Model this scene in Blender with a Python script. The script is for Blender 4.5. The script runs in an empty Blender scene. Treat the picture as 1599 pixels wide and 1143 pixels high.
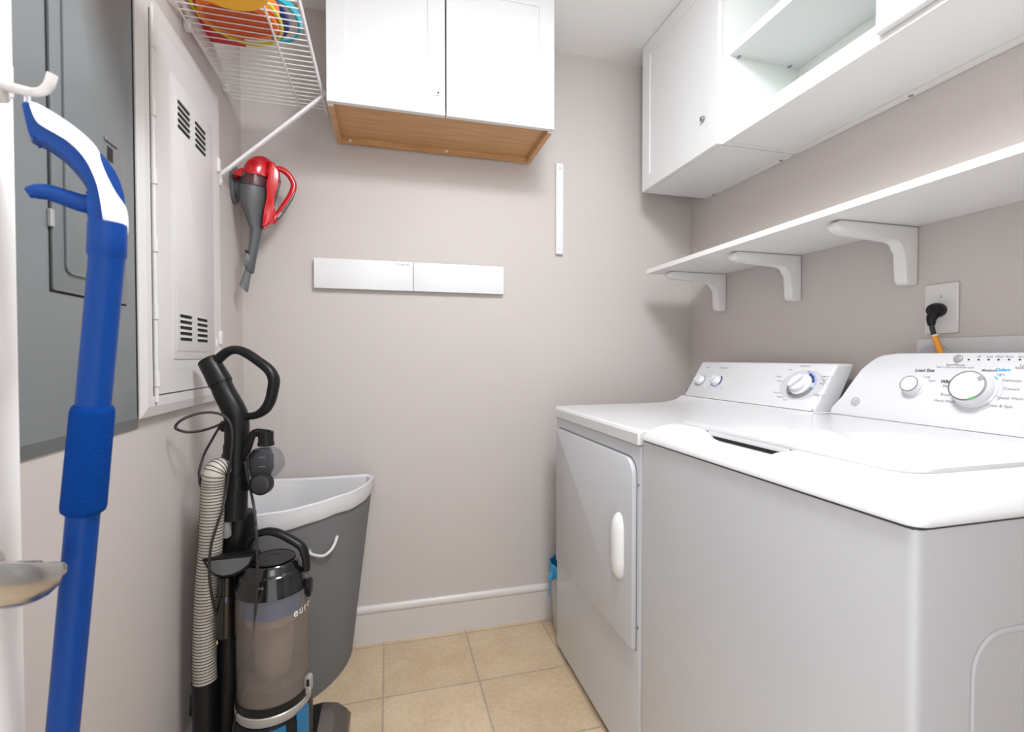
import bpy, bmesh, math, random
from mathutils import Vector as V, Matrix
from math import sin, cos, pi, radians, sqrt
random.seed(7)
S = bpy.context.scene
COL = S.collection

# ---------------------------------------------------------------- camera
CH = 1.15                                   # eye height
FPX = 740.0                                 # focal length in pixels of the 1599 px wide frame
YAW = math.atan((799.5-606)/FPX); PIT = math.atan((571.5-558)/FPX)
cd = bpy.data.cameras.new('camera'); cam = bpy.data.objects.new('camera', cd); COL.objects.link(cam)
cd.sensor_width = 36; cd.lens = FPX/1599*36; cd.clip_start = .02
cam.location = (0, 0, CH); cam.rotation_euler = (pi/2-PIT, 0, -YAW)
cd.dof.use_dof = True; cd.dof.focus_distance = 1.7; cd.dof.aperture_fstop = 8
S.camera = cam
FW = V((sin(YAW)*cos(PIT), cos(YAW)*cos(PIT), -sin(PIT))); RT = V((cos(YAW), -sin(YAW), 0)); UP = RT.cross(FW)
def ray(px, py): return FW + RT*((px-799.5)/FPX) + UP*((571.5-py)/FPX)
def at(px, py, d): return V((0, 0, CH)) + ray(px, py)*d            # the point seen at a pixel, d metres deep
def hit(px, py, p0, n):
    r = ray(px, py); o = V((0, 0, CH)); p0 = V(p0); n = V(n)
    return o + r*((p0-o).dot(n)/r.dot(n))

def facing(px, py, d):                                              # upright plane through a point, turned to the room
    p = at(px, py, d); n = V((p.x, p.y, 0)).normalized(); return p, V((n.y, -n.x, 0)), V((0, 0, 1)), n
def flat_on(pl, pts):
    p, U, W, N = pl; out = []
    for a, c in pts:
        h = hit(a, c, p, N)-p; out.append((h.dot(U), h.dot(W)))
    return out

# ---------------------------------------------------------------- light and exposure
S.view_settings.view_transform = 'Standard'; S.view_settings.look = 'None'
S.view_settings.gamma = 1; S.view_settings.use_curve_mapping = False
S.view_settings.exposure = 0.54
w = bpy.data.worlds.new('world'); S.world = w; w.use_nodes = True
w.node_tree.nodes['Background'].inputs[0].default_value = (.97, 1, 1.03, 1)
w.node_tree.nodes['Background'].inputs[1].default_value = 1.25
def area(name, loc, rot, size, power, col, shape='DISK', sy=None):
    l = bpy.data.lights.new(name, 'AREA'); l.shape = shape; l.size = size; l.energy = power; l.color = col
    if sy: l.size_y = sy
    o = bpy.data.objects.new(name, l); COL.objects.link(o); o.location = loc; o.rotation_euler = rot
    return o
LC = (.965, 1, 1.045)
area('ceiling_light', (.40, .60, 2.44), (0, 0, 0), .42, 14.6, LC)
l = bpy.data.lights.new('ceiling_fill', 'POINT'); l.energy = 11; l.color = LC; l.shadow_soft_size = .14  # added fill to lift the ceiling and cabinets, not a second fixture
o = bpy.data.objects.new('ceiling_fill', l); COL.objects.link(o); o.location = (.40, .58, 2.27)
area('doorway_fill', (.1, -1.0, 2.3), (radians(50), 0, 0), .9, 4, (.97, 1, 1.03))  # added soft fill from beyond the doorway, no known lamp there

# ---------------------------------------------------------------- materials
def mat(name, col, rough=.5, metal=0, coat=0, spec=.5, noise=None, bump=None, alpha=None, trans=None, sheen=0):
    m = bpy.data.materials.new(name); m.use_nodes = True; nt = m.node_tree; b = nt.nodes['Principled BSDF']
    c = (*col, 1); b.inputs['Base Color'].default_value = c; b.inputs['Roughness'].default_value = rough
    b.inputs['Metallic'].default_value = metal; b.inputs['Coat Weight'].default_value = coat
    b.inputs['Coat Roughness'].default_value = .08; b.inputs['Specular IOR Level'].default_value = spec
    if sheen: b.inputs['Sheen Weight'].default_value = sheen
    tc = nt.nodes.new('ShaderNodeTexCoord')
    if noise:
        sc, amt = noise
        n = nt.nodes.new('ShaderNodeTexNoise'); n.inputs['Scale'].default_value = sc; n.inputs['Detail'].default_value = 4
        nt.links.new(tc.outputs['Object'], n.inputs['Vector'])
        mx = nt.nodes.new('ShaderNodeMix'); mx.data_type = 'RGBA'
        mx.inputs[6].default_value = tuple(x*(1-amt) for x in col)+(1,); mx.inputs[7].default_value = tuple(min(1, x*(1+amt)) for x in col)+(1,)
        nt.links.new(n.outputs['Fac'], mx.inputs[0]); nt.links.new(mx.outputs[2], b.inputs['Base Color'])
    if bump:
        sc, st = bump
        n = nt.nodes.new('ShaderNodeTexNoise'); n.inputs['Scale'].default_value = sc; n.inputs['Detail'].default_value = 3
        nt.links.new(tc.outputs['Object'], n.inputs['Vector'])
        bp = nt.nodes.new('ShaderNodeBump'); bp.inputs['Strength'].default_value = st; bp.inputs['Distance'].default_value = .002
        nt.links.new(n.outputs['Fac'], bp.inputs['Height']); nt.links.new(bp.outputs[0], b.inputs['Normal'])
    if trans is not None:                                            # thin clear plastic
        tr = nt.nodes.new('ShaderNodeBsdfTransparent'); tr.inputs[0].default_value = (*trans, 1)
        ms = nt.nodes.new('ShaderNodeMixShader'); ms.inputs[0].default_value = alpha
        out = nt.nodes['Material Output']
        nt.links.new(tr.outputs[0], ms.inputs[1]); nt.links.new(b.outputs[0], ms.inputs[2]); nt.links.new(ms.outputs[0], out.inputs[0])
    return m
M = dict(
    wall=mat('wall_paint', (.575, .526, .499), .55, noise=(1.5, .012), bump=(180, .12)),
    trim=mat('baseboard_paint', (.65, .605, .58), .35, noise=(3, .01)),
    ceil=mat('ceiling_paint', (.89, .875, .855), .8, bump=(120, .25)),
    door=mat('door_paint', (.90, .865, .83), .35),
    cab=mat('cabinet_white', (.745, .75, .75), .3, noise=(2, .01)),
    cabin=mat('cabinet_inside_white', (.80, .83, .80), .35),
    wood=None,
    shelfw=mat('shelf_white', (.82, .80, .78), .4, noise=(3, .01)),
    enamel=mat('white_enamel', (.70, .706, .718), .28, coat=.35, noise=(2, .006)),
    side=mat('shaded_white_enamel', (.585, .595, .625), .3, coat=.3, noise=(2, .006)),  # same white enamel, shade of the upright faces put into its colour
    plastic=mat('white_plastic', (.80, .80, .80), .3, noise=(5, .01)),
    knob=mat('knob_white', (.78, .79, .82), .25, coat=.4),
    chrome=mat('brushed_nickel', (.66, .655, .65), .2, 1, noise=(40, .03)),
    steel=mat('screw_steel', (.38, .38, .38), .35, .9),
    dark=mat('dark_gap', (.012, .012, .013), .7),
    slot=mat('vent_black', (.01, .01, .01), .8),
    panelgrey=mat('panel_grey_paint', (.178, .192, .198), .38, coat=.1, noise=(2.5, .05)),
    panelwhite=mat('panel_white_paint', (.66, .635, .62), .4, noise=(3, .01)),
    wire=mat('wire_white_vinyl', (.80, .79, .79), .35),
    blue=mat('mop_blue', (.0, .042, .225), .4, spec=.22, noise=(8, .04)),
    foam=mat('foam_blue', (.0, .038, .21), .85, spec=.1, bump=(500, .8), noise=(300, .15)),
    mopwhite=mat('mop_white', (.80, .81, .86), .35),
    hook=mat('hook_offwhite', (.66, .62, .59), .35),
    mopgrey=mat('pad_grey', (.3, .32, .36), .9, bump=(300, .8)),
    black=mat('black_plastic', (.008, .008, .0085), .36, spec=.28, noise=(9, .1)),
    gloss=mat('gloss_black', (.006, .006, .007), .12, coat=.5),
    rubber=mat('cord_rubber', (.022, .018, .017), .5),
    clear=mat('clear_plastic', (.42, .38, .35), .12, alpha=.20, trans=(.92, .88, .85)),
    clear2=mat('clear_cover', (.22, .22, .24), .05, alpha=.2, trans=(.86, .86, .89)),
    smoke=mat('smoke_plastic', (.10, .10, .11), .12, alpha=.4, trans=(.62, .62, .64)),
    cyclone=mat('cyclone_grey', (.30, .26, .23), .5, noise=(14, .25)),
    dust=mat('dust_grey', (.09, .075, .068), .95, noise=(40, .35), bump=(90, 1)),
    bluepl=mat('shroud_blue', (.008, .12, .42), .4),
    cyan=mat('base_blue', (.005, .16, .36), .35),
    silver=mat('silver_plastic', (.42, .41, .40), .35, .3),
    hose=mat('hose_cream', (.56, .51, .45), .5),
    rib=mat('hose_rib', (.05, .045, .04), .5),
    navy=mat('navy', (.01, .012, .10), .4),
    greyfab=mat('hamper_grey_fabric', (.18, .18, .186), .75, noise=(3, .05), bump=(600, .3)),
    liner=mat('liner_cotton', (.70, .69, .70), .9, noise=(6, .02), bump=(250, .4)),
    rope=mat('rope_white', (.72, .70, .68), .85, bump=(400, .8)),
    binw=mat('bin_grey', (.52, .51, .50), .5),
    bag=mat('bag_blue', (.05, .42, .78), .3, alpha=.75, trans=(.5, .8, 1)),
    red=mat('red_plastic', (.58, .004, .012), .18, coat=.5, noise=(5, .05)),
    dgrey=mat('dark_grey_plastic', (.085, .09, .095), .35),
    mgrey=mat('mid_grey_plastic', (.13, .135, .145), .4),
    toyred=mat('toy_red', (.62, .012, .03), .35),
    toyorange=mat('toy_orange', (.80, .17, .012), .35),
    toydark=mat('toy_burnt_orange', (.55, .075, .006), .4),
    toyyellow=mat('toy_amber', (1.0, .47, .02), .35),
    toylime=mat('toy_lime', (.62, .55, .02), .35),
    toyteal=mat('toy_teal', (.02, .40, .52), .3),
    toynavy=mat('toy_navy', (.01, .02, .22), .35),
    outlet=mat('outlet_plate', (.72, .70, .68), .35),
    boxw=mat('outlet_box_white', (.63, .63, .64), .4),
    tag=mat('tag_orange', (.75, .30, .03), .5),
    inkgrey=mat('ink_grey', (.22, .22, .235), .5), inkpale=mat('ink_pale', (.58, .58, .60), .5),
    inkblack=mat('ink_black', (.05, .05, .055), .5), inknavy=mat('ink_navy', (.03, .045, .19), .5),
    inkblue=mat('ink_pale_blue', (.36, .46, .68), .5), inkcyan=mat('ink_cyan', (.01, .42, .75), .4),
    inklilac=mat('ink_lilac', (.60, .58, .72), .5), inkgreen=mat('ink_green', (.10, .45, .12), .4),
    pipe=mat('pipe_grey', (.45, .45, .48), .4),
    inkwhite=mat('ink_white', (.8, .8, .8), .5),
)
def wood():
    m = bpy.data.materials.new('oak_veneer'); m.use_nodes = True; nt = m.node_tree; b = nt.nodes['Principled BSDF']
    tc = nt.nodes.new('ShaderNodeTexCoord'); mp = nt.nodes.new('ShaderNodeMapping'); mp.inputs['Scale'].default_value = (2, 30, 30)
    n = nt.nodes.new('ShaderNodeTexNoise'); n.inputs['Scale'].default_value = 3; n.inputs['Detail'].default_value = 6
    r = nt.nodes.new('ShaderNodeValToRGB'); r.color_ramp.elements[0].color = (.50, .27, .115, 1); r.color_ramp.elements[1].color = (.66, .39, .19, 1)
    r.color_ramp.elements[0].position = .3; r.color_ramp.elements[1].position = .7
    nt.links.new(tc.outputs['Object'], mp.inputs[0]); nt.links.new(mp.outputs[0], n.inputs['Vector']); nt.links.new(n.outputs['Fac'], r.inputs[0])
    nt.links.new(r.outputs[0], b.inputs['Base Color']); b.inputs['Roughness'].default_value = .5
    return m
M['wood'] = wood()
def tilemat():
    m = bpy.data.materials.new('beige_floor_tile'); m.use_nodes = True; nt = m.node_tree; b = nt.nodes['Principled BSDF']; L = nt.links.new
    tc = nt.nodes.new('ShaderNodeTexCoord'); mp = nt.nodes.new('ShaderNodeMapping')
    mp.inputs['Location'].default_value = (.022+.331*4, -1.640+.302*8, 0)
    br = nt.nodes.new('ShaderNodeTexBrick'); br.offset = 0; br.squash = 1
    for k, v in (('Scale', 1), ('Mortar Size', .0036), ('Mortar Smooth', .3), ('Bias', 0), ('Brick Width', .331), ('Row Height', .302)): br.inputs[k].default_value = v
    br.inputs['Color1'].default_value = (.60, .485, .345, 1); br.inputs['Color2'].default_value = (.655, .54, .395, 1); br.inputs['Mortar'].default_value = (.46, .375, .30, 1)
    n1 = nt.nodes.new('ShaderNodeTexNoise'); n1.inputs['Scale'].default_value = 6; n1.inputs['Detail'].default_value = 8; n1.inputs['Roughness'].default_value = .65
    n2 = nt.nodes.new('ShaderNodeTexNoise'); n2.inputs['Scale'].default_value = 70; n2.inputs['Detail'].default_value = 5
    r1 = nt.nodes.new('ShaderNodeValToRGB'); r1.color_ramp.elements[0].position = .35; r1.color_ramp.elements[1].position = .68
    r1.color_ramp.elements[0].color = (.90, .83, .74, 1); r1.color_ramp.elements[1].color = (1.08, 1.05, 1.0, 1)
    r2 = nt.nodes.new('ShaderNodeValToRGB'); r2.color_ramp.elements[0].position = .3; r2.color_ramp.elements[1].position = .7
    r2.color_ramp.elements[0].color = (.9, .88, .85, 1); r2.color_ramp.elements[1].color = (1.05, 1.05, 1.05, 1)
    m1 = nt.nodes.new('ShaderNodeMix'); m1.data_type = 'RGBA'; m1.blend_type = 'MULTIPLY'; m1.inputs[0].default_value = 1
    m2 = nt.nodes.new('ShaderNodeMix'); m2.data_type = 'RGBA'; m2.blend_type = 'MULTIPLY'; m2.inputs[0].default_value = 1
    L(tc.outputs['Object'], mp.inputs[0]); L(mp.outputs[0], br.inputs['Vector']); L(tc.outputs['Object'], n1.inputs['Vector']); L(tc.outputs['Object'], n2.inputs['Vector'])
    L(n1.outputs['Fac'], r1.inputs[0]); L(n2.outputs['Fac'], r2.inputs[0])
    L(br.outputs['Color'], m1.inputs[6]); L(r1.outputs[0], m1.inputs[7]); L(m1.outputs[2], m2.inputs[6]); L(r2.outputs[0], m2.inputs[7]); L(m2.outputs[2], b.inputs['Base Color'])
    bp = nt.nodes.new('ShaderNodeBump'); bp.invert = True; bp.inputs['Strength'].default_value = .6; bp.inputs['Distance'].default_value = .002
    L(br.outputs['Fac'], bp.inputs['Height']); L(bp.outputs[0], b.inputs['Normal']); b.inputs['Roughness'].default_value = .42
    return m
M['tile'] = tilemat()

# ---------------------------------------------------------------- mesh helpers
def wloc(o):
    p = V((0, 0, 0))
    while o is not None: p = p + o.location; o = o.parent
    return p
def tag(o, label=None, cat=None, group=None, kind=None):
    for k, v in (('label', label), ('category', cat), ('group', group), ('kind', kind)):
        if v: o[k] = v
    return o
def empty(name, loc, label, cat, group=None):
    o = bpy.data.objects.new(name, None); COL.objects.link(o); o.location = loc; o.empty_display_size = .05
    return tag(o, label, cat, group)
def obj(name, bm, m, parent=None, base=None, ang=35, flat=False):
    """link a bmesh holding world coordinates as ONE object under parent (or with its origin at base)"""
    off = wloc(parent) if parent else V(base or (0, 0, 0))
    bmesh.ops.translate(bm, verts=bm.verts, vec=-off)
    bmesh.ops.recalc_face_normals(bm, faces=bm.faces)
    me = bpy.data.meshes.new(name); bm.to_mesh(me); bm.free()
    if not flat:
        for p in me.polygons: p.use_smooth = True
        me.set_sharp_from_angle(angle=radians(ang))
    me.materials.append(M[m])
    o = bpy.data.objects.new(name, me); COL.objects.link(o)
    if parent: o.parent = parent
    else: o.location = off
    return o
def B(): return bmesh.new()
def box(bm, x0, x1, y0, y1, z0, z1, bev=0, seg=2, only=None):
    """only: function(midpoint, direction) choosing the edges to round"""
    r = bmesh.ops.create_cube(bm, size=1)
    vs = r['verts']
    for v in vs:
        v.co = V(((x0+x1)/2+v.co.x*(x1-x0), (y0+y1)/2+v.co.y*(y1-y0), (z0+z1)/2+v.co.z*(z1-z0)))
    if bev:
        es = list({e for v in vs for e in v.link_edges})
        if only: es = [e for e in es if only((e.verts[0].co+e.verts[1].co)/2, (e.verts[1].co-e.verts[0].co).normalized())]
        bmesh.ops.bevel(bm, geom=es, offset=bev, segments=seg, profile=.5, affect='EDGES')
    return bm
def frame_of(t, ref=None):
    t = t.normalized(); a = ref if ref else (V((0, 0, 1)) if abs(t.z) < .9 else V((1, 0, 0)))
    u = a.cross(t).normalized(); return u, t.cross(u)
def smooth(pts, n=6):
    P = [V(p) for p in pts]; out = []
    for i in range(len(P)-1):
        p0 = P[i-1] if i else P[0]*2-P[1]; p1 = P[i]; p2 = P[i+1]; p3 = P[i+2] if i+2 < len(P) else P[-1]*2-P[-2]
        for k in range(n):
            t = k/n
            out.append(.5*((2*p1)+(p2-p0)*t+(2*p0-5*p1+4*p2-p3)*t*t+(3*p1-p0-3*p2+p3)*t**3))
    out.append(P[-1]); return out
def tube(bm, pts, r, seg=12, closed=False, cap=True, flatten=None):
    """r: number or list; flatten=(a, b): scales of the section along its two axes"""
    P = [V(p) for p in pts]; n = len(P); R = r if isinstance(r, (list, tuple)) else [r]*n
    if len(R) != n: R = [R[0]+(0 if len(R) < 2 else 0)]*n if len(R) == 1 else [R[min(len(R)-1, int(i*(len(R)-1)/(n-1)))]*(1-((i*(len(R)-1)/(n-1)) % 1))+R[min(len(R)-1, int(i*(len(R)-1)/(n-1))+1)]*((i*(len(R)-1)/(n-1)) % 1) for i in range(n)]
    fa, fb = flatten or (1, 1)
    rings = []; u = None
    for i in range(n):
        a = P[i-1] if (i or closed) else P[i]; b = P[(i+1) % n] if (i < n-1 or closed) else P[i]
        t = (b-a).normalized()
        if u is None: u, w_ = frame_of(t)
        else:
            u = (u-t*u.dot(t)).normalized(); w_ = t.cross(u)
        rings.append([bm.verts.new(P[i]+u*(cos(2*pi*k/seg)*R[i]*fa)+w_*(sin(2*pi*k/seg)*R[i]*fb)) for k in range(seg)])
    for i in range(n if closed else n-1):
        A = rings[i]; C = rings[(i+1) % n]
        for k in range(seg): bm.faces.new((A[k], A[(k+1) % seg], C[(k+1) % seg], C[k]))
    if cap and not closed: bm.faces.new(rings[0][::-1]); bm.faces.new(rings[-1])
    return bm
def lathe(bm, prof, c, axis=(0, 0, 1), seg=32, cap=True, sx=1, sy=1, ref=None):
    """prof: [(radius, height along axis)]"""
    c = V(c); ax = V(axis).normalized(); u, v = frame_of(ax, ref)
    rings = []
    for r, h in prof:
        rings.append([bm.verts.new(c+ax*h+u*(r*sx*cos(2*pi*k/seg))+v*(r*sy*sin(2*pi*k/seg))) for k in range(seg)])
    for A, C in zip(rings, rings[1:]):
        for k in range(seg): bm.faces.new((A[k], A[(k+1) % seg], C[(k+1) % seg], C[k]))
    if cap: bm.faces.new(rings[0][::-1]); bm.faces.new(rings[-1])
    return bm
def loft(bm, loops, cap0=True, cap1=True, closed=True):
    rings = [[bm.verts.new(p) for p in L] for L in loops]
    for A, C in zip(rings, rings[1:]):
        n = len(A)
        for k in range(n if closed else n-1): bm.faces.new((A[k], A[(k+1) % n], C[(k+1) % n], C[k]))
    if cap0: bm.faces.new(rings[0][::-1])
    if cap1: bm.faces.new(rings[-1])
    return bm
def prism(bm, poly, o, U, W, N, t0, t1, bev=0, seg=3):
    """poly in (u, w) coordinates of the plane through o, run from t0 to t1 along N; bev rounds both rims"""
    o = V(o); U = V(U); W = V(W); N = V(N)
    A = [bm.verts.new(o+U*a+W*b+N*t0) for a, b in poly]; C = [bm.verts.new(o+U*a+W*b+N*t1) for a, b in poly]; n = len(poly)
    fs = [bm.faces.new(A[::-1]), bm.faces.new(C)]
    for k in range(n): bm.faces.new((A[k], A[(k+1) % n], C[(k+1) % n], C[k]))
    if bev:
        es = [e for f in fs for e in f.edges]
        bmesh.ops.bevel(bm, geom=es, offset=bev, segments=seg, profile=.5, affect='EDGES', clamp_overlap=True)
    return bm
def soft(poly, n=4):
    P = [V((a, c, 0)) for a, c in poly]; m = len(P); out = []
    for i in range(m):
        p0, p1, p2, p3 = P[i-1], P[i], P[(i+1) % m], P[(i+2) % m]
        k_ = .5
        for k in range(n):
            t = k/n; h = (2*t**3-3*t*t+1)*p1+(t**3-2*t*t+t)*(p2-p0)*k_*.8+(-2*t**3+3*t*t)*p2+(t**3-t*t)*(p3-p1)*k_*.8
            out.append((h.x, h.y))
    return out
def rrect(x0, x1, y0, y1, r, n=5):
    rr = r if isinstance(r, (list, tuple)) else [r]*4            # corners: (x1,y1) (x0,y1) (x0,y0) (x1,y0)
    out = []
    for (cx, cy, a0), q in zip(((x1, y1, 0), (x0, y1, 90), (x0, y0, 180), (x1, y0, 270)), rr):
        sx = -1 if cx == x1 else 1; sy = -1 if cy == y1 else 1
        for k in range(n+1):
            a = radians(a0+90*k/n); out.append((cx+sx*q+q*cos(a), cy+sy*q+q*sin(a)))
    return out
def disc(bm, c, n, r, h, seg=20, bev=0):
    pr = [(r, 0), (r, h)] if not bev else [(r, 0), (r, h-bev), (r-bev*.4, h-bev*.3), (r-bev, h)]
    return lathe(bm, pr, c, n, seg)
def text(name, s, size, o, U, W, m, parent, align='CENTER', shear=0, bold=0):
    cu = bpy.data.curves.new(name, 'FONT'); cu.body = s; cu.size = size; cu.align_x = align; cu.align_y = 'CENTER'; cu.shear = shear; cu.offset = bold
    cu.resolution_u = 3
    t = bpy.data.objects.new(name, cu); COL.objects.link(t); dg = bpy.context.evaluated_depsgraph_get()
    me = bpy.data.meshes.new_from_object(t.evaluated_get(dg)); bpy.data.objects.remove(t)
    U = V(U).normalized(); W = V(W).normalized(); o = V(o)-wloc(parent)
    for v in me.vertices: v.co = o+U*v.co.x+W*v.co.y
    me.materials.clear(); me.materials.append(M[m]); me.name = name
    ob = bpy.data.objects.new(name, me); COL.objects.link(ob); ob.parent = parent
    return ob
def sector(bm, o, U, W, r0, r1, a0, a1, n=14, ex=1, ey=1):
    o = V(o); U = V(U); W = V(W); P = []
    for k in range(n+1):
        a = radians(a0+(a1-a0)*k/n)
        P.append([bm.verts.new(o+U*(r*cos(a)*ex)+W*(r*sin(a)*ey)) for r in (r0, r1)])
    for A, C in zip(P, P[1:]): bm.faces.new((A[0], A[1], C[1], C[0]))
    return bm
def boolean(o, cutter):
    md = o.modifiers.new('cut', 'BOOLEAN'); md.operation = 'DIFFERENCE'; md.object = cutter; md.solver = 'EXACT'
    dg = bpy.context.evaluated_depsgraph_get(); me = bpy.data.meshes.new_from_object(o.evaluated_get(dg))
    o.modifiers.clear(); o.data = me; bpy.data.objects.remove(cutter)
    for p in me.polygons: p.use_smooth = True
    me.set_sharp_from_angle(angle=radians(35))

# ---------------------------------------------------------------- the room
XL, XR, YB, YF, ZC, XD = -.526, 1.393, 1.976, -.20, 2.487, .636
def struct(name, bm, m): return tag(obj(name, bm, m), kind='structure')
struct('floor', box(B(), XL-.1, XR+.1, YF-.12, YB+.1, -.06, 0), 'tile')
struct('ceiling', box(B(), XL-.1, XR+.1, YF-.12, YB+.1, ZC, ZC+.06), 'ceil')
struct('wall_left', box(B(), XL-.1, XL, YF-.12, YB+.1, 0, ZC), 'wall')
struct('wall_right', box(B(), XR, XR+.1, YF-.12, YB+.1, 0, ZC), 'wall')
struct('wall_back', box(B(), XL, XR, YB, YB+.1, 0, ZC), 'wall')
b = B(); box(b, XL, -.41, YF-.12, YF, 0, ZC); box(b, .43, XR, YF-.12, YF, 0, ZC); box(b, -.41, .43, YF-.12, YF, 2.05, ZC)
struct('wall_front', b, 'wall')
bprof = [(0, 0), (.014, 0), (.014, .122), (.0170, .126), (.0175, .138), (.012, .147), (.006, .152), (0, .152)]
b = B(); loft(b, [[V((x, YB-d, z)) for d, z in bprof] for x in (XL, XR)]); struct('baseboard_back', b, 'trim')
b = B(); loft(b, [[V((XL+d, y, z)) for d, z in bprof] for y in (YF, YB-.0186)]); struct('baseboard_left', b, 'trim')
b = B(); loft(b, [[V((XR-d, y, z)) for d, z in bprof] for y in (YF, YB-.0186)]); struct('baseboard_right', b, 'trim')

# the open door, its edge towards the room
DX = -.367
door = struct('door_1', box(B(), DX-.036, DX, YF+.005, .60, .012, 2.035, .002, 1), 'door')
hz = .940
b = B(); lathe(b, [(.031, 0), (.031, .006), (.027, .010), (.014, .012), (.0115, .05)], (DX, .535, .949), (1, 0, 0), 28)
hd = obj('lever_handle', b, 'chrome', door); tag(hd, 'brushed nickel lever handle')
b = B(); secs = []
lv = [(92, 893, .450, 8, .003), (86, 895, .448, 18, .0075), (79, 899, .445, 27, .0095), (68, 903, .438, 33, .011), (52, 907, .425, 37, .012), (30, 910, .408, 39, .012), (0, 912, .390, 40, .011), (-40, 911, .370, 38, .010), (-90, 905, .350, 33, .009), (-125, 900, .340, 22, .007), (-135, 898, .337, 9, .003)]
for px, py, d, hh_, t in lv:
    c = at(px, py, d); h = hh_*d/FPX
    secs.append([c+V((t*cos(a)*(.9 if sin(a) > 0 else 1.0)+.004*sin(a), t*.5*cos(a), h*(sin(a) if sin(a) < .6 else .6+.35*(sin(a)-.6)))) for a in [2*pi*k/24 for k in range(24)]])
loft(b, secs); obj('lever', b, 'chrome', hd)

# ---------------------------------------------------------------- hook and mop on the door
t = empty('adhesive_hook', (DX, .575, 1.40), 'small off-white plastic wall hook stuck on the open door edge holding the mop', 'hook')
b = B(); prism(b, rrect(-.011, .011, -.022, .028, .010), (DX+.0003, .570, 1.418), (0, 1, 0), (0, 0, 1), (1, 0, 0), 0, .011, .004)
obj('back_plate', b, 'hook', t)
b = B(); hp = smooth([V((DX+.007, .566, at(34, 141, .462).z)), at(44, 143, .463), at(58, 144, .462), at(69, 141, .461), at(77, 132, .460), at(82, 116, .460)], 5)
tube(b, hp, [.0060, .0050, .0046, .0046, .0046], 12, flatten=(1, .8)); obj('prong', b, 'hook', t)

dm = .475; K = dm/FPX
MPL = facing(120, 260, dm); O0, MU, MW, MN = MPL                       # the mop hangs in an upright plane
def mp(pts): return flat_on(MPL, [(x/3.364, 86+y/3.364) for x, y in pts])
mop = empty('spray_mop', at(60, 1143, .5)*1, 'blue and white spray mop hanging by its handle from the hook on the door', 'mop')
mop.location.z = 0
b = B()
prism(b, soft(mp([(120, 275), (135, 350), (160, 440), (205, 460), (250, 482), (300, 515), (345, 550), (390, 596), (430, 645), (465, 708), (455, 760), (456, 815), (466, 865), (490, 915), (485, 960), (478, 1078), (560, 1100), (642, 1095), (650, 1020), (658, 960), (660, 880), (657, 820), (648, 755), (630, 690), (600, 625), (560, 570), (515, 522), (440, 480), (360, 420), (260, 350), (170, 285), (145, 270)])), O0, MU, MW, MN, -.012, .012, .006, 4)
obj('grip', b, 'blue', mop, ang=70)
b = B()
prism(b, soft(mp([(158, 280), (180, 276), (240, 304), (320, 352), (400, 408), (470, 468), (516, 524), (528, 575), (560, 655), (605, 740), (664, 834), (664, 968), (600, 925), (541, 882), (532, 830), (521, 765), (508, 705), (488, 650), (462, 595), (430, 548), (390, 505), (340, 465), (270, 425), (205, 385), (180, 345)])), O0, MU, MW, MN, -.0145, .0145, .004, 3)
obj('inlay', b, 'mopwhite', mop, ang=70)
b = B(); tube(b, smooth([O0+MU*a+MW*c for a, c in mp([(142, 726), (180, 718), (250, 720), (340, 748), (420, 775), (475, 785)])], 5), [.0035, .0055, .0062, .0068, .0075], 12, flatten=(1, 1.3)); obj('trigger', b, 'blue', mop)
def mpt(px, py, d=dm): return at(px, py, d)
b = B(); tube(b, [mpt(168, 350), mpt(168, 372), mpt(167, 398), mpt(166.7, 404)], [.0155, .0158, .0158, .014], 28); obj('collar', b, 'blue', mop)
TOP, BOT = mpt(168, 395), mpt(98, 1143, .50)
ax = (BOT-TOP).normalized()
def along(px, py):                                                  # point on the pole at that picture height
    a, c = 0, 3
    for _ in range(40):
        m_ = (a+c)/2; p = TOP+ax*m_; q = p-V((0, 0, CH)); y_ = 571.5-FPX*q.dot(UP)/q.dot(FW)
        if y_ < py: a = m_
        else: c = m_
    return TOP+ax*a
b = B(); tube(b, [TOP, along(0, 660)], [.0143, .0143], 28); obj('pole', b, 'blue', mop)
g0, g1 = along(0, 634), along(0, 799)
b = B(); tube(b, [g0-ax*.001, g0+ax*.002, g0+ax*.006, g1-ax*.006, g1-ax*.002, g1+ax*.001], [.0150, .0172, .0180, .0187, .018, .0150], 30); obj('foam_grip', b, 'foam', mop)
end = TOP+ax*((TOP.z-.075)/-ax.z)
b = B(); tube(b, [g1-ax*.03, end], [.0138, .0138], 28); obj('lower_pole', b, 'blue', mop)
b = B(); tube(b, [end-ax*.06, end+ax*.01, end+ax*.035], [.015, .018, .012], 20)
prism(b, rrect(-.018, .018, -.17, .17, .012), (end.x+.0, end.y, .030), (1, 0, 0), (0, 1, 0), (0, 0, 1), 0, .022, .006); obj('mop_head', b, 'blue', mop)
b = B(); prism(b, rrect(-.021, .021, -.18, .18, .014), (end.x, end.y, .012), (1, 0, 0), (0, 1, 0), (0, 0, 1), 0, .019, .004); obj('mop_pad', b, 'mopgrey', mop)
ring = [at(43+3.2*cos(a), 157+19*sin(a), .464) for a in [2*pi*k/28 for k in range(28)]]
b = B(); tube(b, ring, .0012, 8, closed=True); obj('hanging_loop', b, 'mopwhite', mop)

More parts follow.
